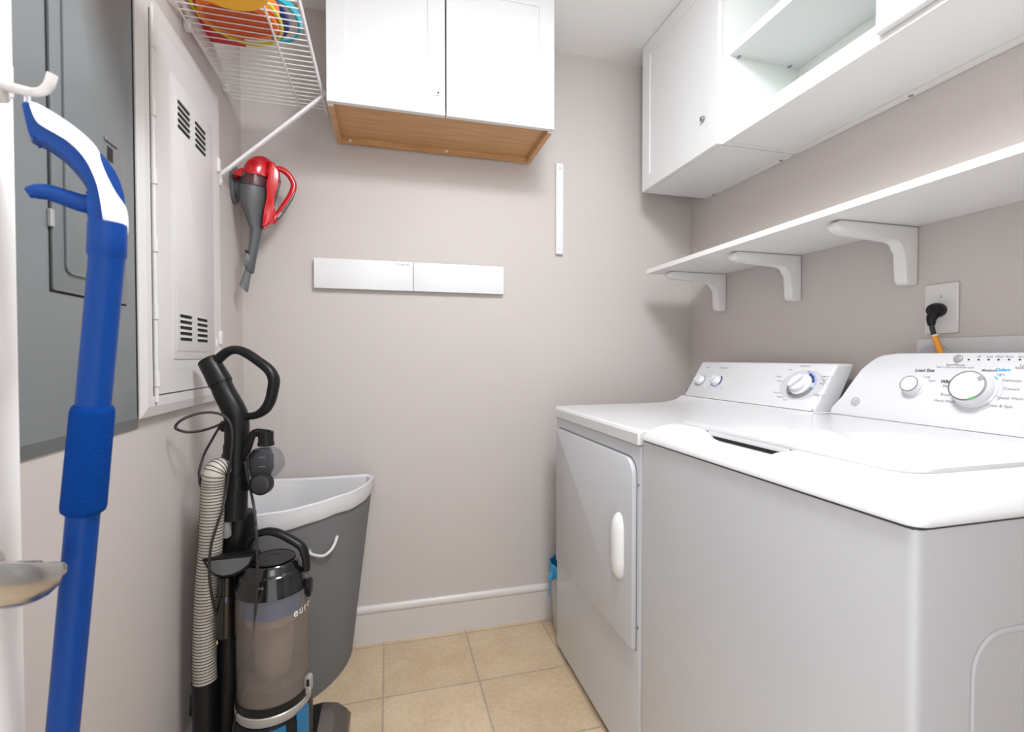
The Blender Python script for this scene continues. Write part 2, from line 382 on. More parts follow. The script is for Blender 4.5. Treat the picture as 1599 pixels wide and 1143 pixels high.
# ---------------------------------------------------------------- panels on the left wall
t = empty('electrical_panel', (XL, .9, 1.0), 'grey metal breaker panel cover on the left wall behind the mop', 'electrical panel')
b = B(); yz = lambda i, x: [V((x, y, z)) for y, z in ((.56+i, .997+i), (1.191-i, .997+i), (1.191-i, 2.018-i), (.56+i, 2.018-i))]
loft(b, [yz(0, XL+.0004), yz(0, XL+.003), yz(.024, XL+.012)]); obj('cover', b, 'panelgrey', t, ang=10)
b = B(); prism(b, rrect(.909, 1.128, 1.257, 1.975, .004), (XL+.012, 0, 0), (0, 1, 0), (0, 0, 1), (1, 0, 0), 0, .0035, .0015, 2)
dr = obj('panel_door', b, 'panelgrey', t)
b = B(); prism(b, rrect(.936, 1.100, 1.288, 1.945, .012), (XL+.0155, 0, 0), (0, 1, 0), (0, 0, 1), (1, 0, 0), 0, .004, .003, 3); obj('raised_panel', b, 'panelgrey', dr)
b = B(); box(b, XL+.0118, XL+.0126, .9055, .9088, 1.254, 1.976); box(b, XL+.0118, XL+.0126, .9055, 1.131, 1.2535, 1.2568); obj('door_gap', b, 'dark', t)
b = B(); box(b, XL+.0196, XL+.0202, 1.056, 1.074, 1.520, 1.546); obj('latch_slot', b, 'dark', dr)
b = B(); box(b, XL+.0195, XL+.0225, 1.046, 1.088, 1.553, 1.560, .001, 1); obj('latch', b, 'panelgrey', dr)
for z in (1.355, 1.86):
    b = B(); box(b, XL+.012, XL+.018, .902, .911, z, z+.028, .001, 1); obj('hinge', b, 'silver', t)

t = empty('media_enclosure', (XL, 1.42, 1.02), 'white steel telecom enclosure with slotted vents on the left wall beside the grey panel', 'enclosure')
TE = .022
b = B(); fr = lambda i, x: [V((x, y, z)) for y, z in ((1.172+i, 1.019+i), (1.684-i, 1.019+i), (1.684-i, 1.962-i), (1.172+i, 1.962-i))]
loft(b, [fr(0, XL+.0133), fr(0, XL+.016), fr(.022, XL+TE), fr(.044, XL+TE), fr(.0445, XL+TE-.006)], cap0=False)
box(b, XL+.0005, XL+.014, 1.1925, 1.683, 1.02, 1.961); obj('frame', b, 'panelwhite', t, ang=8)
b = B(); box(b, XL+TE-.006, XL+TE-.005, 1.231, 1.639, 1.064, 1.917); obj('door_gap', b, 'inkgrey', t)
b = B(); prism(b, rrect(1.236, 1.637, 1.0665, 1.9145, .002), (XL+TE-.005, 0, 0), (0, 1, 0), (0, 0, 1), (1, 0, 0), 0, .007, .001, 1)
dr = obj('enclosure_door', b, 'panelwhite', t)
b = B(); prism(b, rrect(1.315, 1.592, 1.146, 1.833, .003), (XL+TE+.002, 0, 0), (0, 1, 0), (0, 0, 1), (1, 0, 0), 0, .0022, .0015, 2)
prism(b, rrect(1.330, 1.575, 1.166, 1.815, .003), (XL+TE+.0042, 0, 0), (0, 1, 0), (0, 0, 1), (1, 0, 0), 0, .0012, .001, 2); obj('raised_panel', b, 'panelwhite', dr)
for y0, y1, z0, z1 in ((1.348, 1.420, 1.715, 1.790), (1.458, 1.530, 1.715, 1.790), (1.348, 1.420, 1.190, 1.262), (1.458, 1.530, 1.190, 1.262)):
    b = B(); n = 5; p = (z1-z0)/n
    for k in range(n): prism(b, rrect(y0, y1, z0+k*p+.002, z0+k*p+.0095, .003, 3), (XL+TE+.0053, 0, 0), (0, 1, 0), (0, 0, 1), (1, 0, 0), 0, .0004)
    obj('vent', b, 'slot', dr, flat=True)
    b = B()
    for k in range(n): prism(b, [(y0-.001, z0+k*p+.0095), (y1+.001, z0+k*p+.0095), (y1+.001, z0+k*p+.0125), (y0-.001, z0+k*p+.0125)], (XL+TE+.0053, 0, 0), (0, 1, 0), (0, 0, 1), (1, 0, 0), 0, .0035, .001, 2)
    obj('louver', b, 'panelwhite', dr)
b = B(); tube(b, [(XL+TE+.002, 1.2265, 1.050), (XL+TE+.002, 1.2265, 1.93)], .0048, 12); obj('hinge_rod', b, 'panelwhite', t)
for z in (1.085, 1.235, 1.385, 1.535, 1.685, 1.835):
    b = B(); tube(b, [(XL+TE+.003, 1.2265, z), (XL+TE+.003, 1.2265, z+.034)], .0065, 12); box(b, XL+TE-.001, XL+TE+.0035, 1.2265, 1.238, z, z+.034); obj('hinge', b, 'panelwhite', t)
for z in (1.19, 1.72):
    b = B(); box(b, XL+TE-.002, XL+TE+.006, 1.641, 1.660, z, z+.042, .002, 2); obj('clip', b, 'plastic', t)
b = B(); box(b, XL+TE+.002, XL+TE+.005, 1.606, 1.616, 1.182, 1.206, .001, 1); obj('latch', b, 'plastic', dr)

# ---------------------------------------------------------------- wire shelf and what is on it
ZS = 2.045; SX0, SX1, SY0, SY1 = XL+.012, -.2115, .55, 1.845
t = empty('wire_shelf', (XL, 1.2, ZS), 'white wire shelf along the left wall above the white enclosure', 'shelf')
b = B(); n = int((SY1-SY0)/.0255)
for k in range(n+1):
    y = SY1-.003-k*.0255
    tube(b, [(SX0-.002, y, ZS), (SX1-.004, y, ZS), (SX1-.001, y, ZS-.003), (SX1-.0005, y, ZS-.0165)], .0016, 6)
obj('cross_wires', b, 'wire', t)
for x, z in ((SX0, ZS-.004), (SX0+.213, ZS-.004)):
    b = B(); tube(b, [(x, SY0, z), (x, SY1, z)], .0032, 8); obj('rail', b, 'wire', t)
for x, z in ((SX1+.002, ZS-.004), (SX1+.002, ZS-.017)):
    b = B(); tube(b, [(x, SY0, z), (x, SY1, z)], .0035, 8); obj('front_rail', b, 'wire', t)
for y in (1.12, 1.47, 1.78):
    b = B(); box(b, XL+.0003, SX0+.008, y-.011, y+.011, ZS-.016, ZS+.010, .004, 2); obj('wall_clip', b, 'plastic', t)
bp0, bp1 = V((XL+.010, 1.716, 1.735)), V((SX1+.002, 1.716, ZS-.020))
dirb = (bp1-bp0).normalized()
b = B(); prism(b, rrect(-.009, .009, -.005, .005, .003, 3), bp0, (0, 1, 0), dirb.cross(V((0, 1, 0))), dirb, 0, (bp1-bp0).length, 0)
tube(b, smooth([bp1, bp1+V((.008, 0, .010)), bp1+V((.004, 0, .018)), bp1+V((-.004, 0, .012))], 4), .0042, 8)
obj('brace', b, 'wire', t)
b = B(); prism(b, rrect(-.011, .011, -.034, .020, .008), (XL+.0004, 1.716, 1.735), (0, 1, 0), (0, 0, 1), (1, 0, 0), 0, .012, .003); disc(b, (XL+.012, 1.716, 1.715), (1, 0, 0), .005, .003, 12)
obj('brace_foot', b, 'plastic', t)

def onz(px, py, z): return hit(px, py, (0, 0, z), (0, 0, 1))
ZT = ZS+.0022
def ell(c, rx, ry, rot, z, n=48):
    return [V((c.x+rx*cos(a)*cos(rot)-ry*sin(a)*sin(rot), c.y+rx*cos(a)*sin(rot)+ry*sin(a)*cos(rot), z)) for a in [2*pi*k/n for k in range(n)]]
# a nested pile: orange tub lowest, lime hoop round it, then the teal dish, the red tray on top
c = onz(373, 33, ZT)
t = empty('oval_tub', (c.x, c.y, ZT), 'orange oval plastic tub with burnt orange base on the wire shelf', 'tub')
b = B(); E_ = lambda s_, z: ell(c, .097*s_, .080*s_, .05, z)
loft(b, [E_(.90, ZT+.0003), E_(.98, ZT+.002), E_(1.0, ZT+.006), E_(1.02, ZT+.055), E_(.99, ZT+.055), E_(.97, ZT+.008)]); obj('body', b, 'toyorange', t)
b = B(); loft(b, [ell(c, .083, .063, .05, ZT+.0004), ell(c, .081, .061, .05, ZT-.0002)]); obj('base', b, 'toydark', t)
c = onz(371, 23, ZT+.012)
b = B(); tube(b, ell(c, .103, .124, -.12, ZT+.014), .0050, 10, closed=True)
tag(obj('toy_hoop', b, 'toylime', None, (c.x, c.y, ZT+.009)), 'thin lime yellow plastic hoop around the orange tub on the wire shelf', 'hoop')
zq = ZT+.060
c = onz(431, 34, zq)
t = empty('oval_dish', (c.x, c.y, zq), 'teal oval dish with navy inner ring beside the orange tub on wire shelf', 'dish')
b = B(); loft(b, [ell(c, .064, .096, .1, zq), ell(c, .070, .102, .1, zq+.012), ell(c, .063, .095, .1, zq+.013), ell(c, .056, .086, .1, zq+.002)], cap0=False, cap1=False); b.faces.ensure_lookup_table()
b2 = b; a_ = [v for v in b.verts]; 
for k in range(48): b.faces.new((a_[k], a_[(k+1) % 48], a_[144+(k+1) % 48], a_[144+k]))
obj('rim', b, 'toyteal', t)
c2 = V((c.x-.012, c.y+.002, 0))
b = B(); loft(b, [ell(c2, .044, .080, .1, zq-.0005), ell(c2, .048, .082, .1, zq+.010), ell(c2, .030, .062, .1, zq+.010), ell(c2, .028, .060, .1, zq)], cap0=False, cap1=False)
a_ = [v for v in b.verts]
for k in range(48): b.faces.new((a_[k], a_[(k+1) % 48], a_[144+(k+1) % 48], a_[144+k]))
obj('inner_ring', b, 'toynavy', t)
zr = ZT+.078
r0 = onz(323, 66, zr); r1 = onz(368, 62, zr)
t = empty('sand_tray', (r0.x+.05, r0.y-.1, zr), 'flat red plastic tray lying behind the orange tub near the wall rail', 'tray')
b = B(); prism(b, rrect(r0.x, r0.x+.112, r0.y-.24, r0.y, .008), (0, 0, zr), (1, 0, 0), (0, 1, 0), (0, 0, 1), 0, .004, .001, 1); obj('base', b, 'toyred', t)
b = B(); tube(b, [V((x, y, zr+.006)) for x, y in rrect(r0.x+.002, r0.x+.110, r0.y-.238, r0.y-.002, .012)], .0045, 8, closed=True); obj('rim', b, 'toyred', t)
# amber bucket hung under the shelf
bc = V((-.300, 1.020, 1.86))
t = empty('toy_bucket', bc, 'amber orange toy bucket hanging below the wire shelf at the top edge', 'bucket')
b = B(); lathe(b, [(.060, .002), (.074, 0), (.080, .004), (.092, .12), (.097, .122), (.097, .128), (.089, .126), (.076, .008)], bc, (0, 0, 1), 40); obj('body', b, 'toyyellow', t)
b = B(); tube(b, smooth([bc+V((-.096, 0, .118)), bc+V((-.088, 0, .155)), bc+V((-.045, 0, .183)), bc+V((0, 0, .192)), bc+V((.045, 0, .183)), bc+V((.088, 0, .155)), bc+V((.096, 0, .118))], 5), .0028, 8); obj('bail_handle', b, 'toyyellow', t)

# ---------------------------------------------------------------- shaker door helper
def shaker(name, parent, o, U, W, N, wdt, hgt, th=.018, fw_=.058, rec=.004, m='cab'):
    """door standing in the plane o + U*(0..wdt) + W*(0..hgt); its face looks along N"""
    o, U, W, N = V(o), V(U), V(W), V(N); b = B()
    def L(i, t): return [o+U*a+W*c+N*t for a, c in ((i, i), (wdt-i, i), (wdt-i, hgt-i), (i, hgt-i))]
    loft(b, [L(0, 0), L(0, th-.0015), L(.0015, th), L(fw_, th), L(fw_+.0015, th-rec), ])
    return obj(name, b, m, parent, ang=20)

# ---------------------------------------------------------------- cabinet on the back wall
t = empty('wall_cabinet', (.2, YB, 1.99), 'white two-door wall cabinet with bare wood underside on the back wall', 'cabinet')
x0, x1, yf, z0 = -.188, .594, 1.682, 1.982
b = B(); box(b, x0, x0+.016, yf, YB-.001, z0, ZC-.002); box(b, x1-.016, x1, yf, YB-.001, z0, ZC-.002); box(b, x0+.016, x1-.016, yf+.002, YB-.001, ZC-.02, ZC-.002); box(b, x0+.016, x1-.016, YB-.008, YB-.001, z0+.05, ZC-.02)
obj('carcass', b, 'cab', t)
b = B(); box(b, x0+.0162, x1-.0162, yf+.001, YB-.009, z0+.020, z0+.036); box(b, x0+.0162, x0+.019, yf+.002, YB-.02, z0+.0003, z0+.020); box(b, x1-.019, x1-.0162, yf+.002, YB-.02, z0+.0003, z0+.020)
box(b, x0+.0005, x0+.0158, yf+.001, YB-.002, z0-.0008, z0); box(b, x1-.0158, x1-.0005, yf+.001, YB-.002, z0-.0008, z0)
obj('bottom_panel', b, 'wood', t); 
b = B(); box(b, x0+.0163, x1-.0163, YB-.020, YB-.0085, z0-.0005, z0+.020); obj('hanging_rail', b, 'wood', t)
for x in (x0+.05, .235):
    b = B(); lathe(b, [(.0055, 0), (.0055, .001), (.003, .003)], (x, YB-.0201, z0+.010), (0, -1, 0), 12); obj('screw', b, 'plastic', t)
DH = ZC-.004-1.988
d1 = shaker('cabinet_door', t, (x0-.003, 1.681, 1.988), (1, 0, 0), (0, 0, 1), (0, -1, 0), .3865, DH)
d2 = shaker('cabinet_door', t, (.2005, 1.681, 1.988), (1, 0, 0), (0, 0, 1), (0, -1, 0), .3955, DH)
b = B(); lathe(b, [(.0085, 0), (.0085, .004), (.0075, .0055), (.004, .0055), (.0035, .003)], (.171, 1.663, 2.06), (0, -1, 0), 20); lk = obj('lock', b, 'chrome', d1)
b = B(); disc(b, (.171, 1.6590, 2.06), (0, -1, 0), .0034, .0012, 14); obj('keyhole', b, 'dark', lk)

# ---------------------------------------------------------------- cabinets on the right wall
xf, z0 = 1.088, 1.865
def carcass(parent, y0, y1, inner, hollow):
    b = B(); zt = ZC-.002
    box(b, xf, XR-.001, y0, y0+.018, z0, zt); box(b, xf, XR-.001, y1-.018, y1, z0, zt)
    box(b, xf, XR-.001, y0+.018, y1-.018, zt-.018, zt)
    box(b, xf, xf+.018, y0+.018, y1-.018, z0, z0+.047)
    if not hollow: box(b, xf+.002, xf+.006, y0+.018, y1-.018, z0+.047, zt-.018)
    obj('carcass', b, 'cab', parent)
    b = B(); box(b, xf+.018, XR-.001, y0+.018, y1-.018, z0+.029, z0+.0468); box(b, XR-.012, XR-.0012, y0+.018, y1-.018, z0+.047, zt-.018)
    if hollow: box(b, xf+.003, XR-.012, y1-.0186, y1-.018, z0+.047, zt-.018)
    obj('interior', b, 'cabin', parent)
    b = B(); box(b, xf+.0185, XR-.030, y0+.0182, y1-.0182, z0+.0015, z0+.028); obj('bottom_panel', b, 'cab', parent)
    b = B(); box(b, XR-.029, XR-.0015, y0+.0182, y1-.0182, z0-.003, z0+.028); obj('hanging_rail', b, 'cab', parent)
def screw(parent, y):
    b = B(); lathe(b, [(.0065, 0), (.006, .002), (.003, .0035)], (XR-.015, y, z0-.003), (0, 0, -1), 14); obj('screw', b, 'steel', parent)
t = empty('wall_cabinet', (XR, 1.62, z0), 'white single-door wall cabinet with dark lock in the far right corner under the ceiling', 'cabinet')
carcass(t, 1.3785, 1.858, 0, False)
d1 = shaker('cabinet_door', t, (xf-.001, 1.860, 1.866), (0, -1, 0), (0, 0, 1), (-1, 0, 0), .486, ZC-.003-1.866)
b = B(); lathe(b, [(.009, 0), (.009, .005), (.007, .008), (.003, .0085)], (xf-.0188, 1.450, 1.984), (-1, 0, 0), 20); obj('lock', b, 'steel', d1)
screw(t, 1.795); screw(t, 1.425)
t = empty('wall_cabinet', (XR, .86, z0), 'white wall cabinet on the right with its far door missing and a bare shelf inside', 'cabinet')
carcass(t, .34, 1.3745, 0, True)
b = B(); box(b, xf+.012, XR-.0125, .359, 1.3565, 2.150, 2.180, .001, 1); obj('shelf', b, 'cab', t)
d2 = shaker('cabinet_door', t, (xf-.001, .842, 1.880), (0, -1, 0), (0, 0, 1), (-1, 0, 0), .499, ZC-.005-1.880)
for x in (xf+.045, XR-.055):
    for z in (2.02, 2.052, 2.084, 2.116, 2.215, 2.247):
        b = B(); disc(b, (x, 1.35685, z), (0, -1, 0), .0028, .0006, 10); obj('pin_hole', b, 'steel', t)
for x in (xf+.045, XR-.055):
    b = B(); disc(b, (x, 1.3565, 2.147), (0, -1, 0), .003, .012, 10); obj('shelf_pin', b, 'steel', t)
screw(t, .985); screw(t, .50)

# ---------------------------------------------------------------- long shelf with three brackets
t = empty('wall_shelf', (XR, 1.0, 1.505), 'long narrow white shelf board on three brackets above the washer and dryer', 'shelf')
b = B(); box(b, 1.066, XR-.0005, .20, 1.815, 1.505, 1.523, .001, 1); obj('board', b, 'shelfw', t)
def bracket(y):
    b = B(); r = .012
    poly = [(0, 0), (.262, 0), (.277, -.008), (.280, -.018), (.272, -.027), (.255, -.030), (.082, -.033), (.068, -.036), (.056, -.044), (.050, -.056), (.0485, -.070), (.0475, -.138), (.044, -.151), (.034, -.158), (0, -.158)]
    prism(b, poly, (XR-.0004, y, 1.5046), (-1, 0, 0), (0, 0, 1), (0, -1, 0), -.017, .017, .008, 5)
    return obj('bracket', b, 'shelfw', t, ang=60)
for y in (1.738, 1.359, .985): bracket(y)

# ---------------------------------------------------------------- back wall items
t = empty('drying_rack', (.1, YB, 1.417), 'long white folded drying rack panel mounted across the back wall', 'drying rack')
yr = YB-.022
b = B(); box(b, -.272, .473, YB-.012, YB-.0005, 1.420, 1.530, .001, 1); obj('back_plate', b, 'plastic', t)
for xa, xb in ((-.274, .0985), (.1010, .475)):
    b = B(); box(b, xa, xb, yr, YB-.0125, 1.417, 1.533, .0015, 2); obj('front_panel', b, 'plastic', t)
for x in (-.262, .462):
    b = B(); disc(b, (x, YB-.016, 1.5325), (0, 0, 1), .003, .004, 10); obj('screw', b, 'steel', t)
text('lettering', 'Thing out', .0135, (.058, yr-.0004, 1.5225), (1, 0, 0), (0, 0, 1), 'inkgrey', t, bold=.0002)
b = B(); box(b, .712, .745, YB-.016, YB-.0005, 1.602, 1.996, .0015, 2)
t = empty('mounting_strip', (.728, YB, 1.602), 'narrow vertical white strip screwed to the back wall beside the wooden-bottom cabinet', 'strip')
obj('channel', b, 'plastic', t)
for z in (1.622, 1.974):
    b = B(); disc(b, (.7285, YB-.016, z), (0, -1, 0), .003, .0012, 10); obj('screw', b, 'chrome', t)

# ---------------------------------------------------------------- handheld vacuum on its charging base
dv = 1.665
def hv(px, py, d=dv): return hit(px, py, OV+VN*(d-dv), VN)
kx, ky = 200/879., 260/1143.
def cv(x, y): return (330+x*kx, 220+y*ky)                           # close-up of the photograph to its pixels
VPL = facing(405, 330, dv); OV, VU, VW, VN = VPL
def pv(pts): return flat_on(VPL, [cv(*p) for p in pts])
base = V((XL, 1.85, 1.72))
t = empty('charging_base', base, 'grey disc-shaped charging base on the left wall holding the red handheld vacuum', 'charging base')
bcn = hit(*cv(150, 300), (XL, 0, 0), (1, 0, 0))
b = B(); lathe(b, [(.046, 0), (.046, .007), (.042, .012), (.03, .013)], (XL+.0004, bcn.y, bcn.z), (1, 0, 0), 32, sx=1, sy=1.5, ref=V((0, 0, 1)))
obj('wall_plate', b, 'mgrey', t)
b = B(); lathe(b, [(.034, .012), (.034, .030), (.030, .034)], (XL, bcn.y, bcn.z-.012), (1, 0, 0), 28, sx=1, sy=1.1, ref=V((0, 0, 1))); obj('dock', b, 'mgrey', t)
t = empty('handheld_vacuum', hv(*cv(230, 1030)), 'red and grey handheld vacuum with long crevice nozzle hung beside the brace', 'vacuum')
def hvloft(name, secs, m, parent, zsc=.75, seg=22):
    """secs: (left x, right x, y) of the outline, top to bottom: an oval section spans each"""
    b = B(); L = []
    for (xa, ya), (xb, yb_) in secs:
        A = hv(*cv(xa, ya)); C = hv(*cv(xb, yb_)); c = (A+C)/2; u = (C-A)/2; r = u.length
        L.append([c+u*cos(a)+FW*(min(r*zsc, .05)*sin(a)) for a in [2*pi*k/seg for k in range(seg)]])
    loft(b, L); return obj(name, b, m, parent, ang=40)
mot = hvloft('motor_housing', [((275, 128), (372, 112)), ((250, 150), (398, 128)), ((232, 180), (420, 165)), ((222, 215), (430, 250)), ((400, 245), (440, 300))][:4] + [((226, 232), (425, 268))], 'red', t)
b = B(); prism(b, pv([(395, 150), (430, 165), (470, 235), (470, 290), (440, 330), (415, 400), (430, 470), (440, 495), (430, 560), (400, 585), (360, 605), (345, 590), (360, 500), (380, 400), (395, 300), (380, 240)]), OV, VU, VW, VN, -.030, .030, .012, 3); obj('side_spine', b, 'red', t)
b = B(); prism(b, pv([(150, 215), (205, 195), (235, 190), (235, 255), (205, 245), (155, 252)]), OV, VU, VW, VN, -.018, .018, .005, 2); obj('docking_arm', b, 'red', t)
hvloft('dust_bowl', [((212, 222), (402, 262)), ((202, 262), (398, 305)), ((196, 310), (390, 340))], 'smoke', t, .72)
hvloft('filter', [((240, 236), (380, 262)), ((225, 300), (372, 318))], 'red', t, .55)
hvloft('nozzle_cone', [((194, 308), (391, 338)), ((196, 345), (388, 365)), ((198, 400), (382, 420)), ((222, 480), (366, 490)), ((252, 560), (352, 570)), ((268, 600), (348, 612)), ((270, 625), (345, 632))], 'dgrey', t, .72)
hvloft('crevice_tube', [((270, 618), (346, 625)), ((262, 690), (330, 700)), ((248, 780), (312, 790)), ((236, 860), (290, 908)), ((233, 868), (278, 912))], 'dgrey', t, .7)
hvloft('crevice_tip', [((236, 870), (276, 905)), ((222, 910), (268, 940)), ((198, 975), (255, 1015)), ((193, 985), (248, 1040))], 'mgrey', t, .6)
b = B(); prism(b, pv([(228, 770), (250, 775), (268, 800), (262, 830), (245, 865), (226, 860), (230, 815), (220, 790)]), OV, VU, VW, VN, -.010, .010, .003, 2); obj('flip_brush', b, 'mgrey', t)
b = B(); prism(b, pv([(228, 750), (270, 755), (268, 785), (240, 778)]), OV, VU, VW, VN, -.008, .008, .002, 2); obj('brush_hinge', b, 'black', t)
hpts = [OV+VU*a+VW*c for a, c in pv([(440, 190), (480, 195), (520, 222), (552, 265), (566, 310), (548, 370), (505, 440), (455, 510), (412, 555)])]
b = B(); tube(b, smooth(hpts, 5), [.0075, .0085, .0082, .008, .0085, .009, .0085, .0085, .012], 14, flatten=(1, 1.25)); hh = obj('handle', b, 'red', t)
b = B(); tube(b, smooth([p+RT*.006-UP*.004 for p in hpts[4:]], 4), [.003, .0052, .006, .0065, .004], 10); obj('handle_grip', b, 'dgrey', t)
b = B(); tube(b, [hv(*cv(455, 525), dv-.012), hv(*cv(480, 492), dv-.012)], .0035, 10); obj('power_switch', b, 'silver', t)
b = B(); prism(b, pv([(438, 335), (472, 250), (478, 290), (452, 380), (432, 455), (418, 420)]), OV, VU, VW, VN, -.018, .018, .004, 2); obj('vent_grille', b, 'smoke', t)

# ---------------------------------------------------------------- laundry hamper in the corner
hc = V((XL+.020, YB-.020, 0))
t = empty('laundry_hamper', (hc.x+.15, hc.y-.15, 0), 'grey quarter-round corner hamper with white cotton liner behind the upright vacuum', 'hamper')
def quarter(r, z, rc=.02, n=22, off=0, wave=0):
    """quarter-round loop with softened corners, the right angle in the room corner"""
    L = []
    c0 = hc+V((.003, -.003, 0)) if off == 0 else hc+V((.003+off, -.003-off, 0)); r = r-off*1.6
    for k in range(n+1):
        a = radians(-86+82*k/n)                                       # from the left wall round to the back wall
        L.append(V((c0.x+r*cos(a), c0.y+r*sin(a), z+wave*sin(a*9+1))))
    L.append(V((c0.x+r-.022, c0.y, z))); 
    for k in range(1, 6): L.append(V((c0.x+(r-.02)*(1-k/6), c0.y, z)))
    L.append(V((c0.x, c0.y, z)))
    for k in range(1, 6): L.append(V((c0.x, c0.y-(r-.02)*k/6, z)))
    L.append(V((c0.x, c0.y-r+.022, z)))
    return L
RB, RTp, HH = .362, .445, .685
rad = lambda z: RB+(RTp-RB)*z/HH
b = B(); loft(b, [quarter(rad(z)-(.006 if z == 0 else 0), z) for z in (0.001, .012, .1, .2, .3, .4, .5, .6, .675)] + [quarter(rad(.675), .675, off=.004), quarter(rad(.02), .02, off=.004)]); obj('body', b, 'greyfab', t)
b = B(); zt = HH
def flap(z, o_, wv=0):
    L = quarter(rad(z)+o_, z); 
    return [p+V((0, 0, wv*(.7*sin(i*.7)+.4*sin(i*1.6+1)))) for i, p in enumerate(L)]
loft(b, [flap(.628, .006, .004), flap(.636, .0085, .0035), flap(.662, .0075, .002), flap(.685, .005, .002), [p+V((0, 0, 0)) for p in flap(.689, .001, .002)], quarter(rad(.68), .680, off=.007), quarter(rad(.5), .5, off=.012), quarter(rad(.3), .3, off=.016), quarter(rad(.05), .05, off=.02)], cap0=False); obj('liner', b, 'liner', t)
# rope handle on the curved face
def hsurf(px, py, lift):
    o = V((0, 0, CH)); r = ray(px, py); lo, hi = .9, 2.2
    for k in range(400):
        d = lo+(hi-lo)*k/400; p = o+r*d
        rr = sqrt((p.x-hc.x-.003)**2+(p.y-hc.y+.003)**2)
        if rr < rad(p.z)+lift and p.z < .7: return p
    return o+r*1.6
b = B(); rp = [hsurf(482, 862, .001), hsurf(488, 866, .010), hsurf(504, 868, .016), hsurf(516, 860, .018), hsurf(523, 848, .012), hsurf(526, 838, .001)]
tube(b, smooth(rp, 5), .0048, 10); obj('rope_handle', b, 'rope', t)
for p in (rp[0], rp[-1]):
    nrm = V((p.x-hc.x, p.y-hc.y, 0)).normalized()
    b = B(); lathe(b, [(.010, 0), (.010, .002), (.007, .003)], p-nrm*.001, nrm, 16); obj('grommet', b, 'silver', t)

# ---------------------------------------------------------------- upright vacuum
D0 = 1.27
t = empty('upright_vacuum', at(410, 1143, D0), 'black upright vacuum cleaner with clear dust bin standing in front of the grey hamper', 'vacuum cleaner')
t.location.z = 0
def a5(x, y, d=D0): return at(250+x/3.2657, 500+y/3.2657, d)         # upper close-up
def a6(x, y, d=D0): return at(250+x/3.2657, 793+y/3.2657, d)         # lower close-up
# wand
b = B(); tube(b, smooth([a5(378, 1010), a5(384, 850), a5(390, 700), a5(393, 580), a5(390, 500), a5(370, 445), a5(330, 370), a5(307, 318)], 5), [.0315, .0305, .030, .030, .0295, .029, .0275, .0265], 24); obj('wand', b, 'black', t)
b = B(); tube(b, [a5(312, 325), a5(305, 312), a5(280, 265), a5(247, 208), a5(243, 202)], [.0290, .0295, .0278, .0268, .0255], 24); obj('wand_collar', b, 'black', t)
b = B(); disc(b, a5(243, 202), a5(243, 202)-a5(280, 265), .021, .0006, 22); obj('wand_socket', b, 'slot', t)
b = B(); hp = [(285, 212), (320, 178), (355, 156), (395, 152), (440, 168), (500, 208), (555, 252), (580, 300), (576, 350), (562, 410), (535, 455), (495, 482), (450, 490), (412, 492)]
tube(b, smooth([a5(*p) for p in hp], 5), [.0125, .0125, .0120, .0115, .0125, .0125, .0135, .0145, .0140, .0135, .0130, .0105, .0095, .0115], 16, flatten=(1.25, 1)); obj('handle', b, 'black', t)
# bands round the wand
for y_ in (668, 820):
    b = B(); tube(b, [a5(391, y_-36), a5(389, y_+36)], [.0318, .0318], 24); obj('wand_clamp', b, 'black', t)
b = B(); tube(b, smooth([a5(350, 690), a5(328, 690), a5(322, 690)], 3), [.010, .009, .008], 12); obj('clamp_knob', b, 'gloss', t)
b = B(); prism(b, [(p.x, p.y) for p in [V((0, 0))]] and rrect(-.012, .012, -.016, .012, .006), a5(338, 535), RT, UP, FW, -.012, .012, .004, 2); obj('cord_hook', b, 'black', t)
# cord: three runs of one cable
rc = .0033
def c7(x, y, d): return at(180+x/5.715, 560+y/5.715, d)
run = [c7(960, 575, D0-.02), c7(880, 610, D0-.05), c7(760, 645, D0-.09), c7(640, 655, D0-.115), c7(555, 632, D0-.12), c7(538, 605, D0-.12), c7(575, 560, D0-.115), c7(660, 515, D0-.10), c7(770, 485, D0-.08), c7(880, 482, D0-.06), c7(970, 512, D0-.045), c7(1025, 580, D0-.045), c7(1045, 690, D0-.045), c7(1035, 850, D0-.045), c7(1015, 1000, D0-.045),
       at(353, 770, D0-.05), at(346, 800, D0-.075), at(337, 826, D0-.085), at(329, 856, D0-.09), at(327, 895, D0-.09), at(331, 931, D0-.085), at(339, 964, D0-.06), at(345, 985, D0-.045)]
b = B(); tube(b, smooth(run, 6), rc, 10); obj('power_cord', b, 'rubber', t)
run = [c7(970, 560, D0), c7(930, 610, D0-.005), c7(860, 730, D0-.02), c7(795, 850, D0-.025), c7(750, 1000, D0-.05), at(311.5, 745, D0-.06), at(313, 757, D0-.05), at(318, 762, D0-.02), at(330, 756, D0+.02)]
b = B(); tube(b, smooth(run, 6), rc, 10); obj('power_cord', b, 'rubber', t)
run = [a5(432, 720, D0-.02), a5(447, 800, D0-.03), a5(462, 870, D0-.035), a5(478, 950, D0-.05), a5(488, 1040, D0-.075), a6(490, 100, D0-.105), a6(496, 250, D0-.115), a6(495, 400, D0-.115), a6(482, 580, D0-.105), a6(465, 700, D0-.10), a6(440, 820, D0-.095), a6(412, 980, D0-.085), a6(385, 1080, D0-.08), a6(365, 1180, D0-.07)]
b = B(); tube(b, smooth(run, 6), rc, 10); obj('power_cord', b, 'rubber', t)
b = B(); tube(b, [at(340, 968, D0-.05), at(346, 985, D0-.045), at(349, 998, D0-.045)], [.006, .010, .006], 12); pl = obj('plug', b, 'black', t)
b = B(); tube(b, [at(339, 1000, D0-.05), at(339, 1006, D0-.05)], .0024, 8); obj('prong', b, 'chrome', pl)
